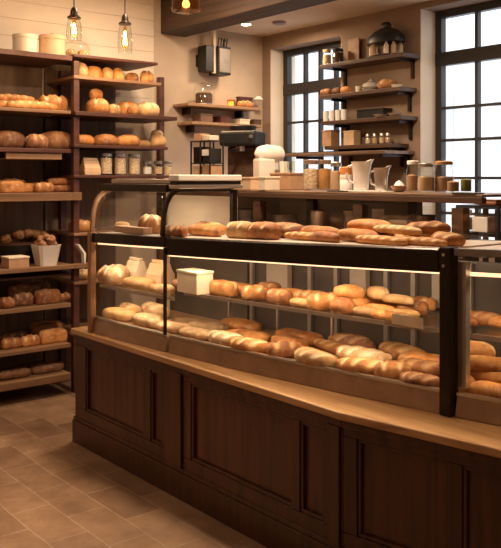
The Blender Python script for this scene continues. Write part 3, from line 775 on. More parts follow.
for i, (xx, w_, hh, mt) in enumerate(((-.055, .075, .045, 'kraft'), (.005, .03, .034, 'kraft_light'), (.05, .05, .03, 'cream'))):
    o = MB().box(-w_/2, w_/2, -.035, .035, 0, hh); p = Vector((x, y, BZ+.3015))+Matrix.Rotation(-PI/2, 3, 'Z')@Vector((xx, 0, 0))
    solo(o, 'small_box', mt, ['brown box on top of the black organizer rack, left', 'narrow tan box on top of the black organizer rack, middle', 'cream box on top of the black organizer rack, right'][i], 'box', p, -PI/2, bevel=.002)
x2_, y2_ = on_bench(196, .03-.07+.05)
# items on the lower bench shelf
x, y = onx(401, BX0+.12), 0
yy = onx(401, BX0+.065)
bs = thing('basket', 'white woven basket on the lower bench shelf, right part', 'basket', (BX0+.09, yy, 1.2005))
MB().box(-.05, .05, -.055, .055, 0, .10).build('basket_body', 'white', bs, bevel=.004)
wv = MB()
for k in range(5): wv.box(-.053, .053, -.058, .058, .012+k*.018, .020+k*.018)
wv.build('weave', 'cream', bs)
for i, (px, wpx, mt, h) in enumerate(((250, 22, 'grey_metal', .11), (285, 26, 'case_grey', .09), (320, 20, 'steel', .12), (355, 24, 'grey_metal', .13), (378, 12, 'white', .14), (425, 22, 'dark_metal', .12))):
    yy = onx(px, BX0+.16); r = m_(wpx/2, BX0+.16, yy)
    mb = MB().lathe([(0, 0), (r*.9, 0), (r, h), (r*1.08, h+.004), (r*.95, h), (r*.85, .006), (0, .006)], seg=20)
    solo(mb, 'metal_tub', mt, ['grey metal tub under the bench top, leftmost', 'wide tan-grey tub under the bench top, second from the left', 'bright steel tub under the bench top, third from the left', 'tall grey tub under the bench top, left of the white tub', 'narrow white tub under the bench top', 'dark tub under the bench top, right of the woven basket'][i], 'tub', (BX0+.16, yy, 1.2005), smooth=True)

# trolley at the right edge
tx, ty = 3.75, onx(490, 3.75)
tl = thing('trolley', 'black metal trolley by the window at the right edge', 'trolley', (tx, ty, 0))
f = MB()
for sx in (-.12, .12):
    for sy in (-.13, .11): f.box(sx-.012, sx+.012, sy-.012, sy+.012, 0, 1.335)
f.build('trolley_frame', 'black', tl)
for z in (.30, .80, 1.19, 1.336): MB().box(-.135, .135, -.145, .125, z, z+.018).build('trolley_shelf', 'black', tl)
solo(MB().box(-.05, .05, -.05, .05, 0, .085), 'small_box', 'white', 'white box on the black trolley shelf at the right edge', 'box', (tx-.06, onx(485, tx-.06), 1.209), bevel=.006)
mb = MB().box(-.06, .06, -.06, .06, 0, .032)
lb = thing('leather_pouch', 'folded brown leather pouch on top of the black trolley', 'pouch', (tx-.06, onx(493, tx-.06), 1.3545))
MB().box(-.06, .06, -.06, .06, 0, .026).build('pouch_body', 'leather', lb, bevel=.01)
MB().box(-.062, .02, -.062, .062, .0265, .032).build('flap', 'leather', lb, bevel=.003)
xx = 3.46; jar(xx, onx(468, xx), 1.245-.02, .022, .09, 'white', 'white', 'slim white bottle beside the black trolley', .8, 'bottle', 'bottle')
sb = MB().box(3.42, 3.50, onx(468, xx)-.04, onx(468, xx)+.04, 0, 1.224)
solo(sb, 'pedestal', 'black', 'narrow black pedestal under the slim white bottle', 'pedestal', bevel=.004)

# ------------------------------------------------------------------ bread racks on the left wall
RF = 5.09; RB = 5.55
def rack(pxa, pxb, shelves, label, up, ztop, panels=True):
    xa, xb = ony(pxa, RF), ony(pxb, RF)
    t = thing('bread_rack', label, 'rack', ((xa+xb)/2, (RF+RB)/2, 0))
    MB().box(xa, xb-(.10 if pxb > 100 else 0), RB, RB+.02, .04, ztop-.02).build('back_panel', 'back_wood', t, True)
    for z, th, mat, xe, dy in shelves:
        MB().box(xa, xb+xe, RF-dy, RB, z-th, z).build('shelf', mat, t, True, bevel=.003)
    for xx in up[:1]:
        MB().box(xx-.022, xx+.022, RF+.02, RF+.065, 0, ztop-.045).build('upright', 'rack_wood', t, True, bevel=.003)
    for xx in up[1:]:
        MB().box(xx-.022, xx+.022, RB-.05, RB-.001, 0, ztop-.045).build('upright', 'rack_wood', t, True)
    return t
Z1 = [(2.345, .035, 'rack_wood', 0, .02), (1.965, .022, 'rack_edge', 0, 0), (1.70, .028, 'rack_wood', 0, .0), (1.40, .055, 'rack_edge', 0, .03), (.905, .030, 'rack_edge', 0, .05),
      (.86-.02, .015, 'rack_wood', 0, 0), (.635, .030, 'rack_edge', 0, 0), (.355, .028, 'rack_edge', 0, 0), (.15, .05, 'rack_edge', 0, 0)]
lrack = rack(-45, 71, Z1, 'left wooden bread rack of eight shelves at the photo edge', (ony(-30, RF), ony(62, RB-.02)), 2.345)
MB().box(ony(71, RF)+.0005, ony(90, RF), RF-.05, RF+.016, .875, .905).build('ledge', 'rack_edge', lrack, True, bevel=.003)
MB().box(ony(71, RF)+.0005, ony(80, RF), RF-.03, RF+.016, 1.345, 1.40).build('ledge', 'rack_edge', lrack, True, bevel=.003)
Z2 = [(2.365, .02, 'rack_wood', 0, .0), (2.215, .022, 'rack_edge', .03, 0), (1.965, .028, 'rack_wood', .16, .02), (1.735, .022, 'rack_wood', .09, 0), (1.52, .020, 'rack_wood', .10, 0), (1.115, .02, 'rack_edge', 0, 0), (.775, .02, 'rack_edge', 0, 0), (.42, .02, 'rack_edge', 0, 0)]
rack(74, 158, Z2, 'right wooden bread rack beside the hood of the far display case', (ony(78, RF), ony(160, RB-.02)), 2.365)
def rackrow(items, where, group, z, plane=RF, zs=1.0, big=1.0):
    breadrow('', where, items, group, 'y', plane, z, zs=zs, big=big, dmin=.01, dmax=.45)
rackrow([(8, .16, 'baguette', 'golden', .34, 0, 0), (30, .10, 'baguette', 'golden', .34, 2, 0), (54, .14, 'half', 'golden', .20, 0, 0), (26, .26, 'baguette', 'pale', .34, 0, 0), (46, .30, 'oval', 'golden', .22, 4, 0), (12, .20, 'baguette', 'golden', .30, -4, .052)],
        'on the left rack top bread shelf', 'loaves on the top bread shelf of the left rack', 1.966, zs=1.1, big=1.08)
rackrow([(14, .13, 'oval', 'rye', .22, 5, 0), (35, .10, 'boule', 'rye', .14, 0, 0), (54, .14, 'oval', 'rye', .24, -4, 0), (48, .30, 'oval', 'brown', .22, 4, 0), (2, .30, 'oval', 'brown', .24, 4, 0)],
        'on the left rack second shelf', 'loaves on the second shelf of the left rack', 1.701, zs=1.2, big=1.15)
wd = MB(); 
solo(MB().box(-.20, .20, -.01, .01, 0, .045).box(-.20, .20, .26, .28, 0, .045).box(-.2, .2, .01, .26, 0, .008), 'wooden_tray', 'shelf_light', 'shallow pale wooden tray under the second shelf of the left rack', 'tray', (ony(34, RF+.03), RF+.03, 1.6265), bevel=.003)
rackrow([(12, .10, 'tin', 'golden', .17, 0, 0), (27, .12, 'tin', 'golden', .14, 0, 0), (43, .10, 'half', 'golden', .14, 0, 0), (60, .12, 'sub', 'brown', .20, 0, 0), (59, .14, 'sub', 'brown', .18, 3, .05), (10, .28, 'batard', 'brown', .24, 0, .02), (36, .30, 'batard', 'brown', .20, 0, 0)],
        'on the left rack thick third shelf', 'loaves on the thick third shelf of the left rack', 1.401)
rackrow([(7, .08, 'boule', 'brown', .12, 0, 0), (22, .10, 'half', 'rye', .15, 0, 0), (20, .24, 'half', 'brown', .17, 0, .03), (47, .09, 'tin', 'brown', .18, 0, 0), (39, .27, 'tin', 'rye', .16, 0, .03), (67, .12, 'batard', 'brown', .16, 10, 0)],
        'on the shelf under the white pot', 'loaves on the shelf under the white pot', .636, zs=1.15)
rackrow([(12, .10, 'half', 'brown', .14, 0, 0), (29, .10, 'half', 'golden', .14, 0, 0), (53, .10, 'tin', 'golden', .20, 0, 0), (46, .28, 'sub', 'brown', .24, 0, .06), (48, .26, 'tin', 'brown', .24, 0, 0), (14, .30, 'batard', 'rye', .22, 0, 0)],
        'on the left rack second lowest shelf', 'loaves on the second lowest shelf of the left rack', .356)
rackrow([(14, .12, 'ciabatta', 'rye', .24, 0, 0), (46, .14, 'ciabatta', 'rye', .26, 0, 0)], 'on the left rack lowest shelf', 'flat loaves on the lowest shelf of the left rack', .151)
rackrow([(82, .10, 'bun', 'pale', .10, 0, 0), (95, .12, 'oval', 'golden', .14, 0, 0), (106, .12, 'bun', 'pale', .09, 0, 0), (117, .11, 'bun', 'golden', .09, 0, 0), (132, .13, 'oval', 'golden', .11, 0, 0), (147, .11, 'boule', 'golden', .11, 0, 0)],
        'on the right rack top shelf', 'loaves on the top shelf of the right rack', 2.216, zs=1.7)
rackrow([(98, .11, 'boule', 'golden', .17, 0, 0), (96, .14, 'bun', 'golden', .10, 0, .085), (114, .10, 'half', 'pale', .12, 30, 0), (128, .16, 'boule', 'golden', .17, 0, 0), (134, .04, 'bun', 'golden', .10, 0, 0), (149, .10, 'boule', 'pale', .17, 0, 0), (116, .30, 'batard', 'golden', .2, 0, 0)],
        'on the right rack second shelf', 'loaves on the second shelf of the right rack', 1.966, zs=1.25)
rackrow([(86, .10, 'oval', 'golden', .15, 0, 0), (105, .09, 'oval', 'golden', .17, -8, 0), (127, .09, 'oval', 'golden', .17, -6, 0), (143, .12, 'sub', 'pale', .15, 0, 0), (156, .12, 'bun', 'pale', .12, 0, 0), (120, .24, 'oval', 'brown', .17, 0, .0), (157, .16, 'bun', 'floury', .09, 0, .055)],
        'on the right rack third shelf', 'loaves on the third shelf of the right rack', 1.736, zs=1.15, big=1.1)
rackrow([(72+8, .12, 'half', 'golden', .17, 0, 0)], 'below eye level on the right rack', None, 1.116)
rackrow([(85, .10, 'boule', 'pale', .14, 0, 0)], 'low on the right rack beside the case end', None, .776)
# packages on the fourth shelf of the right rack
yv = RF+.09
xx = ony(90, yv); paper_bag(xx, yv, 1.521, .125, .09, .105, 0, 'folded tan paper bag on the fourth shelf of the right rack', 'kraft_light')
for i, px in enumerate((106, 120, 134)):
    xx = ony(px, yv); jar(xx, yv, 1.521, .047, .135, 'grain', 'steel', ['left', 'middle', 'right'][i]+' one of three tall glass jars of flakes on the right rack', .9)
for i, px in enumerate((147, 158, 168)):
    xx = ony(px, yv); jar(xx, yv, 1.521, .036, .085, ('white', 'kraft_light', 'grain')[i], 'steel', ['squat glass jar of sugar right of the tall jars', 'squat glass jar of brown meal at the rack end', 'outermost squat jar of flakes at the end of the rack shelf'][i], .7)
# things on top of the left rack
yv = RF+.14; zt = 2.346
def tin(px, wpx, h, mat, label, lidmat, name='tin'):
    x = ony(px, yv); r = m_(wpx/2, x, yv)
    t = thing(name, label, 'tin', (x, yv, zt))
    MB().lathe([(0, 0), (r, 0), (r, h*.8), (0, h*.8)], seg=28).build('tin_body', mat, t, smooth=True)
    MB().lathe([(0, h*.8+.001), (r*1.04, h*.8+.001), (r*1.04, h*.97), (r*.98, h), (0, h)], seg=28).build('lid', lidmat, t, smooth=True)
    return t, r
tin(25, 24, .135, 'cream', 'pale round tin with a dark band on the left rack, at the far left', 'cream')
t, r = tin(52, 25, .15, 'kraft_light', 'tan round box on top of the left rack in the middle', 'kraft_light', 'round_box')
MB().lathe([(0, .151), (.012, .151), (.016, .165), (0, .172)], seg=12).build('lid_knob', 'kraft', t, smooth=True)
x = ony(76, yv)
t = thing('glass_cloche', 'glass dome holding pale rolls on top of the racks', 'cloche', (x, yv, zt))
MB().lathe([(0, 0), (.10, 0), (.105, .008), (0, .010)], seg=28).build('base_plate', 'steel', t, smooth=True)
MB().lathe([(.098, .011), (.098, .07), (.085, .11), (.05, .135), (0, .142)], seg=28).build('dome', 'glass', t, smooth=True)
MB().lathe([(0, .143), (.01, .143), (.013, .155), (0, .162)], seg=12).build('dome_knob', 'glass', t, smooth=True)
for i, (dx, dy) in enumerate(((-.045, -.02), (.045, -.02), (0, .045))):
    put('bun', ['floury', 'pale', 'floury'][i], (x+dx, yv+dy, zt+.011), 0, (.8, .8, 1), ['pale roll under the glass dome, left', 'pale roll under the glass dome, right', 'pale roll under the glass dome, behind the others'][i], None)
# white pot of nut clusters, card, basket
def cluster(name, x, y, z, r, seed, label, group):
    mb = MB(); bmesh.ops.create_icosphere(mb.bm, subdivisions=3, radius=r)
    for v in mb.bm.verts:
        n_ = noise.noise(v.co*(2.2/r*.5)+Vector((seed*3.1, 0, 0))); v.co *= 1+.35*n_+.12*noise.noise(v.co*(6/r)+Vector((seed, 3, 1)))
        v.co.z *= .8
    return solo(mb, name, 'nut', label, 'pastry', (x, y, z), group=group, smooth=True)
yp = RF+.03; xp = ony(46, yp); z4 = .9055
pot = thing('flower_pot', 'white square tapered pot heaped with nut clusters on the left rack', 'pot', (xp, yp, z4), .0)
secs = []
mb = MB()
for z, a in ((0, .058), (.135, .082), (.140, .084), (.140, .076), (.125, .072)):
    q = a; c_ = a*.25
    secs.append([(-q+c_, -q, z), (q-c_, -q, z), (q, -q+c_, z), (q, q-c_, z), (q-c_, q, z), (-q+c_, q, z), (-q, q-c_, z), (-q, -q+c_, z)])
mb.sections(secs).build('pot_body', 'ceramic', pot, smooth=True)
cl_ = [(-.035, -.03, .012), (.03, -.035, .014), (.0, .03, .016), (-.04, .035, .010), (.045, .03, .010), (0, -.01, .055), (-.03, .01, .045), (.035, .0, .048), (.01, -.05, .035)]
for i, (dx, dy, dz) in enumerate(cl_):
    cluster('nut_cluster', xp+dx, yp+dy, z4+.135+dz, .030, i, 'knobbly brown nut cluster heaped in the white pot', 'nut clusters in the white pot')
yb_ = RF+.30; xb_ = ony(24, yb_)
bk_ = thing('basket', 'dark wicker basket of nut clusters behind the white pot', 'basket', (xb_, yb_, z4))
MB().lathe([(0, 0), (.13, 0), (.17, .14), (.16, .14), (.12, .01), (0, .01)], seg=28, sx=1.2, sy=.8).build('basket_body', 'black', bk_, smooth=True)
MB().lathe([(.155, .13), (.175, .13), (.175, .15), (.155, .15), (.155, .13)], seg=28, sx=1.2, sy=.8).build('basket_rim', 'rack_wood', bk_, smooth=True)
k = 0
for dx in (-.13, -.065, 0, .065, .13):
    for dy in (-.06, .0, .06):
        if abs(dx) > .1 and dy: continue
        k += 1; cluster('nut_cluster', xb_+dx, yb_+dy, z4+.165+.02*((k*7) % 3)-abs(dx)*.1, .040, k+20, 'brown nut cluster heaped in the dark wicker basket', 'nut clusters in the dark wicker basket')
xc, yc = ony(81, RF-.03), RF-.045
cd = MB()
cd.sections([[(-.035, -.004, .135), (-.020, -.004, .135), (-.020, .040, .135), (-.035, .040, .135)], [(.012, -.004, .07), (.03, -.004, .07), (.03, .040, .07), (.012, .040, .07)], [(.018, -.004, 0), (.024, -.004, 0), (.024, .040, 0), (.018, .040, 0)]])
solo(cd, 'menu_card', 'white', 'folded white card leaning beside the white pot', 'card', (xc, yc, z4), 0)
x = ony(14, RF+.05); carton(x, RF+.03, z4, .14, .13, .075, 0, 'kraft tray box at the photo edge, left of the white pot', 'kraft', 'paper')
x = ony(35, RF+.02)

# ------------------------------------------------------------------ little shelves on the left wall
def wallshelf(y0, y1, pa, pb, z, mat, label, th=.024):
    xa, xb = ony(pa, y0), ony(pb, y0)
    t = thing('wall_shelf', label, 'shelf', ((xa+xb)/2, y1, z-th))
    MB().box(xa, xb, y0, y1, z-th, z).build('board', mat, t, True, bevel=.003)
    for xx in (xa+.1, xb-.1): MB().box(xx-.01, xx+.01, y1-.10, y1-.001, z-th-.06, z-th-.0005).build('bracket', 'dark_metal', t, True)
    return t
SY = 5.38
wallshelf(SY, WA, 188, 260, 2.115, 'shelf_light', 'upper of two short pale shelves on the plaster wall')
wallshelf(SY, WA, 192, 262, 1.965, 'shelf_light', 'lower of two short pale shelves on the plaster wall')
yv = SY+.10
x = ony(204, yv)
t = thing('glass_cloche', 'glass dome over a dark cake on the upper short wall shelf', 'cloche', (x, yv, 2.116))
MB().lathe([(0, 0), (.095, 0), (.095, .008), (0, .010)], seg=28).build('base_plate', 'steel', t, smooth=True)
MB().lathe([(.09, .011), (.09, .13), (.075, .165), (.04, .18), (0, .183)], seg=28).build('dome', 'glass', t, smooth=True)
MB().lathe([(0, .011), (.07, .011), (.072, .09), (.06, .10), (0, .105)], seg=20).build('cake', 'coffee', t, smooth=True)
x = ony(231, yv); t = thing('candle_jar', 'small orange glass candle on the upper short wall shelf', 'candle', (x, yv, 2.116))
MB().lathe([(0, 0), (.03, 0), (.034, .06), (.031, .06), (.028, .006), (0, .006)], seg=18).build('holder', 'amber_glass', t, smooth=True)
MB().lathe([(0, .007), (.025, .007), (.025, .045), (0, .047)], seg=14).build('wax', 'glow', t, smooth=True)
x = ony(246, yv+.03); carton(x, yv+.05, 2.116, .15, .05, .10, 0, 'dark box behind the loaf on the upper short wall shelf', 'rack_wood')
put('batard', 'golden', (ony(246, yv-.05), yv-.04, 2.117), 0, (.72, .7, .75), 'golden loaf on the upper short wall shelf', None)
for i, (px, w_, h, mt) in enumerate(((203, .12, .07, 'back_wood'), (222, .11, .06, 'rack_wood'), (241, .11, .045, 'cream'), (254, .08, .05, 'coffee'))):
    x = ony(px, yv); carton(x, yv, 1.966, w_, .11, h, 0, ['brown box, leftmost on the lower short wall shelf', 'dark wooden box on the lower short wall shelf', 'low cream box on the lower short wall shelf', 'dark little box, rightmost on the lower short wall shelf'][i], mt)
# wall speaker
sy = WA-.13; xs = ony(216, sy)
t = thing('wall_speaker', 'black boxy speaker mounted high on the plaster wall', 'speaker', (xs, WA, 2.4))
MB().box(xs-.12, xs-.035, sy-.02, sy+.10, 2.40, 2.62).build('side_cabinet', 'black', t, True, bevel=.005)
MB().box(xs-.005, xs+.13, sy-.04, sy+.10, 2.38, 2.62).build('cabinet', 'black', t, True, bevel=.005)
MB().box(xs+.005, xs+.12, sy-.046, sy-.0405, 2.40, 2.60).build('grille', 'grey_metal', t, True)
MB().box(xs-.034, xs-.006, sy-.01, sy+.02, 2.39, 2.789).build('pole', 'plaster_white', t, True)
MB().box(xs-.12, xs+.12, sy+.101, WA-.001, 2.45, 2.55).build('wall_bracket', 'dark_metal', t, True)
c_ = MB()
for k in range(4): c_.tube([(xs+.02+.03*k, sy, 2.622), (xs+.03+.03*k, sy, 2.70), (xs+.06+.02*k, sy, 2.68), (xs+.05+.02*k, sy, 2.622)], .005, 6)
c_.build('cable_loops', 'black', t, True)
# wall spotlight + recessed ceiling light
x = ony(258, WA-.06)
t = thing('wall_spotlight', 'small pale spotlight on the wall by the corner', 'lamp', (x, WA, 2.2))
MB().tube([(x, WA-.001, 2.21), (x-.01, WA-.06, 2.215)], .008).build('arm', 'steel', t, True)
MB().lathe([(0, .03), (.018, .03), (.045, 0), (.042, 0), (.016, .026), (0, .026)], (x-.02, WA-.09, 2.20), 18).build('shade', 'white', t, True, smooth=True)
def spot_fix(px, py, zc, label):
    k = (px-CX)/F; Yd = (zc-EYE)*F/(HZ-py); X = k*Yd; x = ca*X+sa*Yd; y = -sa*X+ca*Yd
    t = thing('ceiling_spotlight', label, 'lamp', (x, y, zc))
    MB().lathe([(0, -.03), (.045, -.03), (.055, -.001), (0, -.001)], (x, y, zc), 20).build('housing', 'white', t, True, smooth=True)
    MB().lathe([(0, -.032), (.038, -.032), (.038, -.0305), (0, -.0305)], (x, y, zc), 20).build('lamp_face', 'downlight', t, True)
    return x, y
spot_fix(246, 21, 2.79, 'small bright ceiling spotlight right of the dark beam')
k = (250-CX)/F
x, y = 4.30, 4.85
t = thing('smoke_detector', 'flat round disc on the ceiling beside the spotlight', 'smoke detector', (4.35, 4.98, 2.79))
MB().lathe([(0, -.022), (.05, -.020), (.06, -.001), (0, -.001)], seg=20).build('disc', 'grey_metal', t, smooth=True)

# ------------------------------------------------------------------ shelves on the window wall
SX = 4.50
def bshelf(pa, pb, z, label, x0=SX, mat='shelf_wood', th=.03, name='wall_shelf'):
    ya, yb = onx(pa, x0), onx(pb, x0)
    t = thing(name, label, 'shelf', (WB, (ya+yb)/2, z-th))
    MB().box(x0, WB, yb, ya, z-th, z).build('board', mat, t, True, bevel=.004)
    for yy in (ya-.12, yb+.06):
        MB().box(WB-.02, WB-.001, yy-.012, yy+.012, z-th-.14, z-th-.0005).box(x0+.04, WB-.021, yy-.008, yy+.008, z-th-.02, z-th-.0005).build('bracket', 'dark_metal', t, True)
    return ya, yb
ZS = (2.41, 2.165, 1.955, 1.755)
bshelf(319, 403, ZS[0], 'dark top shelf between the windows carrying the black lantern')
bshelf(318, 400, ZS[1], 'second dark shelf from the top between the windows')
bshelf(321, 401, ZS[2], 'third dark shelf from the top between the windows, with white cups')
bshelf(324, 392, ZS[3], 'fourth dark shelf between the windows, with the tray of little jars')
bshelf(283, 384, 1.70, 'lowest long brown shelf just above the glass jars', 4.35, 'bench_wood', .025)
vx = SX+.09
def bs_(px, dx=0): return vx+dx, onx(px, vx+dx)
x, y = bs_(327); jar(x, y, ZS[0]+.001, m_(4.5, x, y), .11, 'grain', 'kraft_light', 'pale glass jar at the left end of the top shelf', .8)
x, y = bs_(338); jar(x, y, ZS[0]+.001, m_(6, x, y), .10, 'coffee', 'dark_metal', 'dark coffee jar beside the pale jar on the top shelf', .9)
x, y = bs_(354, .08); o = MB().box(-.008, .008, -.06, .06, 0, .20)
solo(o, 'cutting_board', 'kraft_wood', 'tan cutting board leaning on the wall behind the top shelf jars', 'board', (WB-.03, onx(354, WB-.03), ZS[0]+.001), bevel=.004)
x, y = bs_(386, .01); ln = thing('lantern', 'large black domed lantern with a ring of glass bottles on the top shelf', 'lantern', (x, y, ZS[0]+.001))
MB().lathe([(0, 0), (.155, 0), (.155, .012), (0, .014)], seg=28, sx=.62).build('base_plate', 'dark_metal', ln, smooth=True)
for k in range(12):
    a = 2*PI*k/12; MB().lathe([(0, .015), (.020, .015), (.020, .075), (.010, .09), (.010, .102), (0, .102)], (.078*math.cos(a), .125*math.sin(a), 0), 12).build('bottle', ('glass', 'cream', 'kraft_light')[k % 3], ln, smooth=True)
MB().lathe([(.166, .103), (.168, .115), (.155, .155), (.11, .195), (.06, .215), (.045, .22), (.045, .24), (.05, .245), (.03, .262), (0, .268), ], seg=28, sx=.62).build('dome', 'black', ln, smooth=True)
MB().lathe([(0, .1035), (.155, .1035), (.155, .112), (0, .112)], seg=28, sx=.62).build('dome_plate', 'black', ln, smooth=True)
# second shelf
for i, (px, kind, mt, s, lab) in enumerate(((326, 'half', 'brown', .75, 'brown cut loaf at the left end of the second shelf'), (337, 'bun', 'rye', .9, 'dark little bun on the second shelf'), (346, 'bun', 'golden', .9, 'glowing orange bun on the second shelf'))):
    x, y = bs_(px, -.03); put(kind, mt, (x, y, ZS[1]+.001), -PI/2, (s, s, s), lab)
x, y = bs_(358); cup(x, y, ZS[1]+.001, .022, .05, 'cream', 'small cream egg cup on the second shelf')
x, y = bs_(371); t = thing('teapot', 'squat grey teapot in the middle of the second shelf', 'teapot', (x, y, ZS[1]+.001), -PI/2)
MB().lathe([(0, 0), (.04, 0), (.065, .03), (.06, .055), (.03, .07), (0, .072)], seg=22).build('pot_body', 'case_grey', t, smooth=True)
MB().lathe([(0, .073), (.028, .073), (.02, .082), (.008, .086), (.01, .096), (0, .098)], seg=16).build('lid', 'case_grey', t, smooth=True)
MB().tube([(.055, 0, .03), (.085, 0, .05), (.095, 0, .07)], [.012, .009, .007]).build('spout', 'case_grey', t, smooth=True)
MB().tube([(-.055, 0, .055), (-.09, 0, .05), (-.085, 0, .025), (-.058, 0, .02)], .005).build('handle', 'case_grey', t, smooth=True)
x, y = bs_(388, -.0); put('boule', 'golden', (x, y, ZS[1]+.001), 0, (.85, .75, .8), 'golden round loaf near the right end of the second shelf')
x, y = bs_(397, -.05); cup(x, y, ZS[1]+.001, .045, .018, 'cream', 'shallow cream saucer at the right end of the second shelf', 'saucer', 'plate')
# third shelf
for i, px in enumerate((326, 332, 338, 344)):
    x, y = bs_(px, -.03); cup(x, y, ZS[2]+.001, m_(2.9, x, y), .085, 'white', ['leftmost', 'second', 'third', 'rightmost'][i]+' of four tall white cups on the third shelf', taper=.9)
x, y = bs_(374, .04); carton(x, y, ZS[2]+.001, .27, .10, .075, -PI/2, 'long black box on the third shelf', 'black')
for i, px in enumerate((380, 395)):
    x, y = bs_(px, -.07); solo(MB().lathe([(0, 0), (.03, 0), (.055, .018), (.05, .018), (.028, .005), (0, .005)], seg=20), 'bowl', 'white', ['small white bowl before the black box on the third shelf', 'white bowl at the right end of the third shelf'][i], 'bowl', (x, y, ZS[2]+.001), smooth=True)
# fourth shelf
x, y = bs_(331); carton(x, y, ZS[3]+.001, .10, .10, .13, -PI/2, 'rust-brown box at the left end of the fourth shelf', 'kraft')
x, y = bs_(352); carton(x, y, ZS[3]+.001, .11, .08, .115, -PI/2, 'tan box in the middle of the fourth shelf', 'kraft_light')
for i, px in enumerate((368, 375, 382, 388)):
    x, y = bs_(px); jar(x, y, ZS[3]+.001, m_(2.8, x, y), .06, ('cream', 'kraft_light', 'grain', 'kraft_light')[i], 'steel', ['leftmost', 'second', 'third', 'rightmost'][i]+' of four little jars on the fourth shelf', .8)

# ------------------------------------------------------------------ pendant lamps
def pendant(px, pbot, ptop, wpx, yv, label, top, group=None):
    x = ony(px, yv); z0 = zat(pbot, x, yv); z1 = zat(ptop, x, yv); r = m_(wpx/2, x, yv); h = z1-z0
    t = thing('pendant_lamp', label, 'lamp', (x, yv, z0), 0, group)
    MB().tube([(0, 0, h+.06), (0, 0, top-z0)], .004, 8).build('cord', 'black', t)
    MB().lathe([(0, h+.065), (.012, h+.065), (.022, h+.045), (.024, h+.02), (r*.85, h+.005), (r*.85, h-.004), (0, h-.004)], seg=20).build('socket_cap', 'dark_metal', t, smooth=True)
    MB().lathe([(r*.72, h-.005), (r*.95, h*.6), (r, h*.3), (r*.92, 0), (r*.90, 0), (r*.97, h*.3), (r*.92, h*.6), (r*.69, h-.005)], seg=24).build('glass_shade', 'glass', t, smooth=True)
    b_ = MB().lathe([(0, h*.92), (.010, h*.9), (.014, h*.7), (.024, h*.45), (.024, h*.3), (.012, h*.16), (0, h*.13)], seg=16).build('bulb', 'amber_glass', t, smooth=True)
    fl = MB()
    for k in range(4):
        a = k*PI/2; fl.tube([(.004*math.cos(a), .004*math.sin(a), h*.75), (.013*math.cos(a), .013*math.sin(a), h*.28)], .0022, 6)
    fl.build('filament', 'filament', b_)
    l = bpy.data.lights.new('bulb_light', 'POINT'); l.energy = 4; l.color = (1, .62, .30); l.shadow_soft_size = .03
    lo = bpy.data.objects.new('bulb_light', l); C.objects.link(lo); lo.parent = t; lo.location = (0, 0, -.03)
    return t
pendant(74, 40, 18, 16, 4.55, 'glass-shaded pendant lamp with a black cap above the left bread rack', 3.02)
pendant(125, 53, 24, 15, 4.75, 'slimmer glass-shaded pendant lamp hanging before the right bread rack', 3.02)
x = ony(186, 4.3); z0 = zat(13, x, 4.3)
t = thing('pendant_lamp', 'amber ribbed glass pendant cut by the top edge left of the beam', 'lamp', (x, 4.3, z0))
rr = []
MB().lathe([(0, .0), (.05, .002), (.078, .012), (.08, .03), (.075, .05), (.078, .07), (.07, .10), (.03, .13), (.012, .14), (0, .14)], seg=28, sx=1.2, sy=1.2).build('glass_shade', 'amber_glass', t, smooth=True)
MB().tube([(0, 0, .141), (0, 0, 3.02-z0)], .005).build('cord', 'black', t)
MB().lathe([(0, .03), (.022, .04), (.026, .06), (.012, .09), (0, .1)], seg=14).build('bulb', 'glow', t, smooth=True)

# ------------------------------------------------------------------ lights
def area(loc, size, power, col, rot=(0, 0, 0), sy=None, spread=None):
    l = bpy.data.lights.new('lamp_light', 'AREA'); l.energy = power; l.color = col; l.size = size
    if sy: l.shape = 'RECTANGLE'; l.size_y = sy
    if spread: l.spread = spread
    o = bpy.data.objects.new('lamp_light', l); C.objects.link(o); o.location = loc; o.rotation_euler = rot
    return o
WARM = (1, .76, .53)
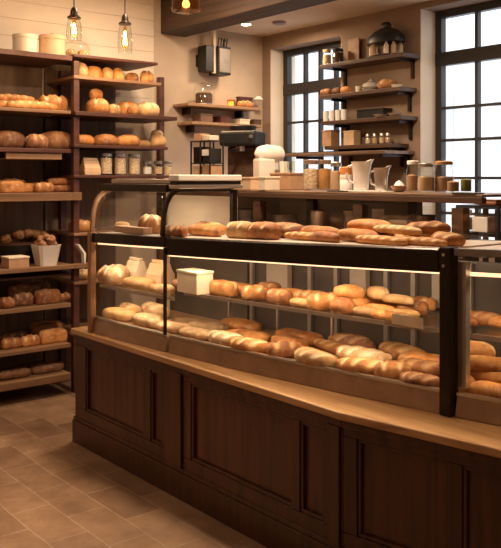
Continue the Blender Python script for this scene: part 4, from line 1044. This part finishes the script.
# strips under the band of each case and under the middle shelves
def strip(y0, y1, dx, z, power, tilt=0):
    a = Vector((fx(y0)+dx, y0, z)); b_ = Vector((fx(y1)+dx, y1, z)); d = b_-a
    area((a+b_)/2, .05, power, (1, .74, .48), (0, tilt, math.atan2(d.y, d.x)+PI/2), d.length*.96)
strip(3.25, 2.55, .06, 1.118, 1.9, -.35); strip(2.55, 1.85, .06, 1.14, 1.9, -.35)
strip(3.25, 2.55, .13, .915, 0.6, -.3); strip(2.55, 1.85, .13, .915, 0.6, -.3)
strip(3.97, 3.36, .07, 1.125, 1.5, -.35); strip(3.97, 3.36, .10, .885, 0.8, -.3)
strip(1.74, 1.0, .08, 1.12, 1.8, -.35)
area((2.32, 3.70, 1.424), .06, 1.6, (1, .84, .66), (0, 0, 0), .5)  # added light under the hood's top bar, brightening the inside
sp = bpy.data.lights.new('downlight', 'SPOT'); sp.energy = 95; sp.color = (1, .76, .53); sp.spot_size = math.radians(38); sp.spot_blend = .8; sp.shadow_soft_size = .06
so = bpy.data.objects.new('downlight', sp); C.objects.link(so); so.location = (.95, 3.25, 2.98)  # added spot over the aisle floor; its falloff stands for the counter's shadow
# ceiling lamps of the shop
area((1.2, 4.2, 2.98), .35, 9, WARM)
area((0.6, 1.4, 2.98), .35, 3, WARM)
area((2.55, 2.9, 2.98), .22, 44, WARM)
area((2.9, 4.5, 2.98), .35, 20, WARM)
area((4.2, 3.0, 2.76), .3, 4, (1, .74, .48))
area((4.25, 4.9, 2.74), .2, 9, (1, .74, .48))
# world: bright overcast sky
wd_ = bpy.data.worlds.new('sky'); S.world = wd_; wd_.use_nodes = True
bgn = wd_.node_tree.nodes['Background']; bgn.inputs[0].default_value = (.93, .96, 1, 1); bgn.inputs[1].default_value = 1.3

# ------------------------------------------------------------------ camera
cam = bpy.data.cameras.new('camera'); co = bpy.data.objects.new('camera', cam); C.objects.link(co)
co.location = (0, 0, EYE); co.rotation_euler = (PI/2, 0, -math.atan2(sa, ca))
cam.sensor_fit = 'HORIZONTAL'; cam.sensor_width = 36; cam.lens = 36*F/501; cam.shift_y = -(274-HZ)/501; cam.clip_start = .05
S.camera = co
S.view_settings.view_transform = 'Standard'; S.view_settings.look = 'None'; S.view_settings.gamma = 1; S.view_settings.use_curve_mapping = False
S.view_settings.exposure = 0.6
S.cycles.transparent_max_bounces = 24
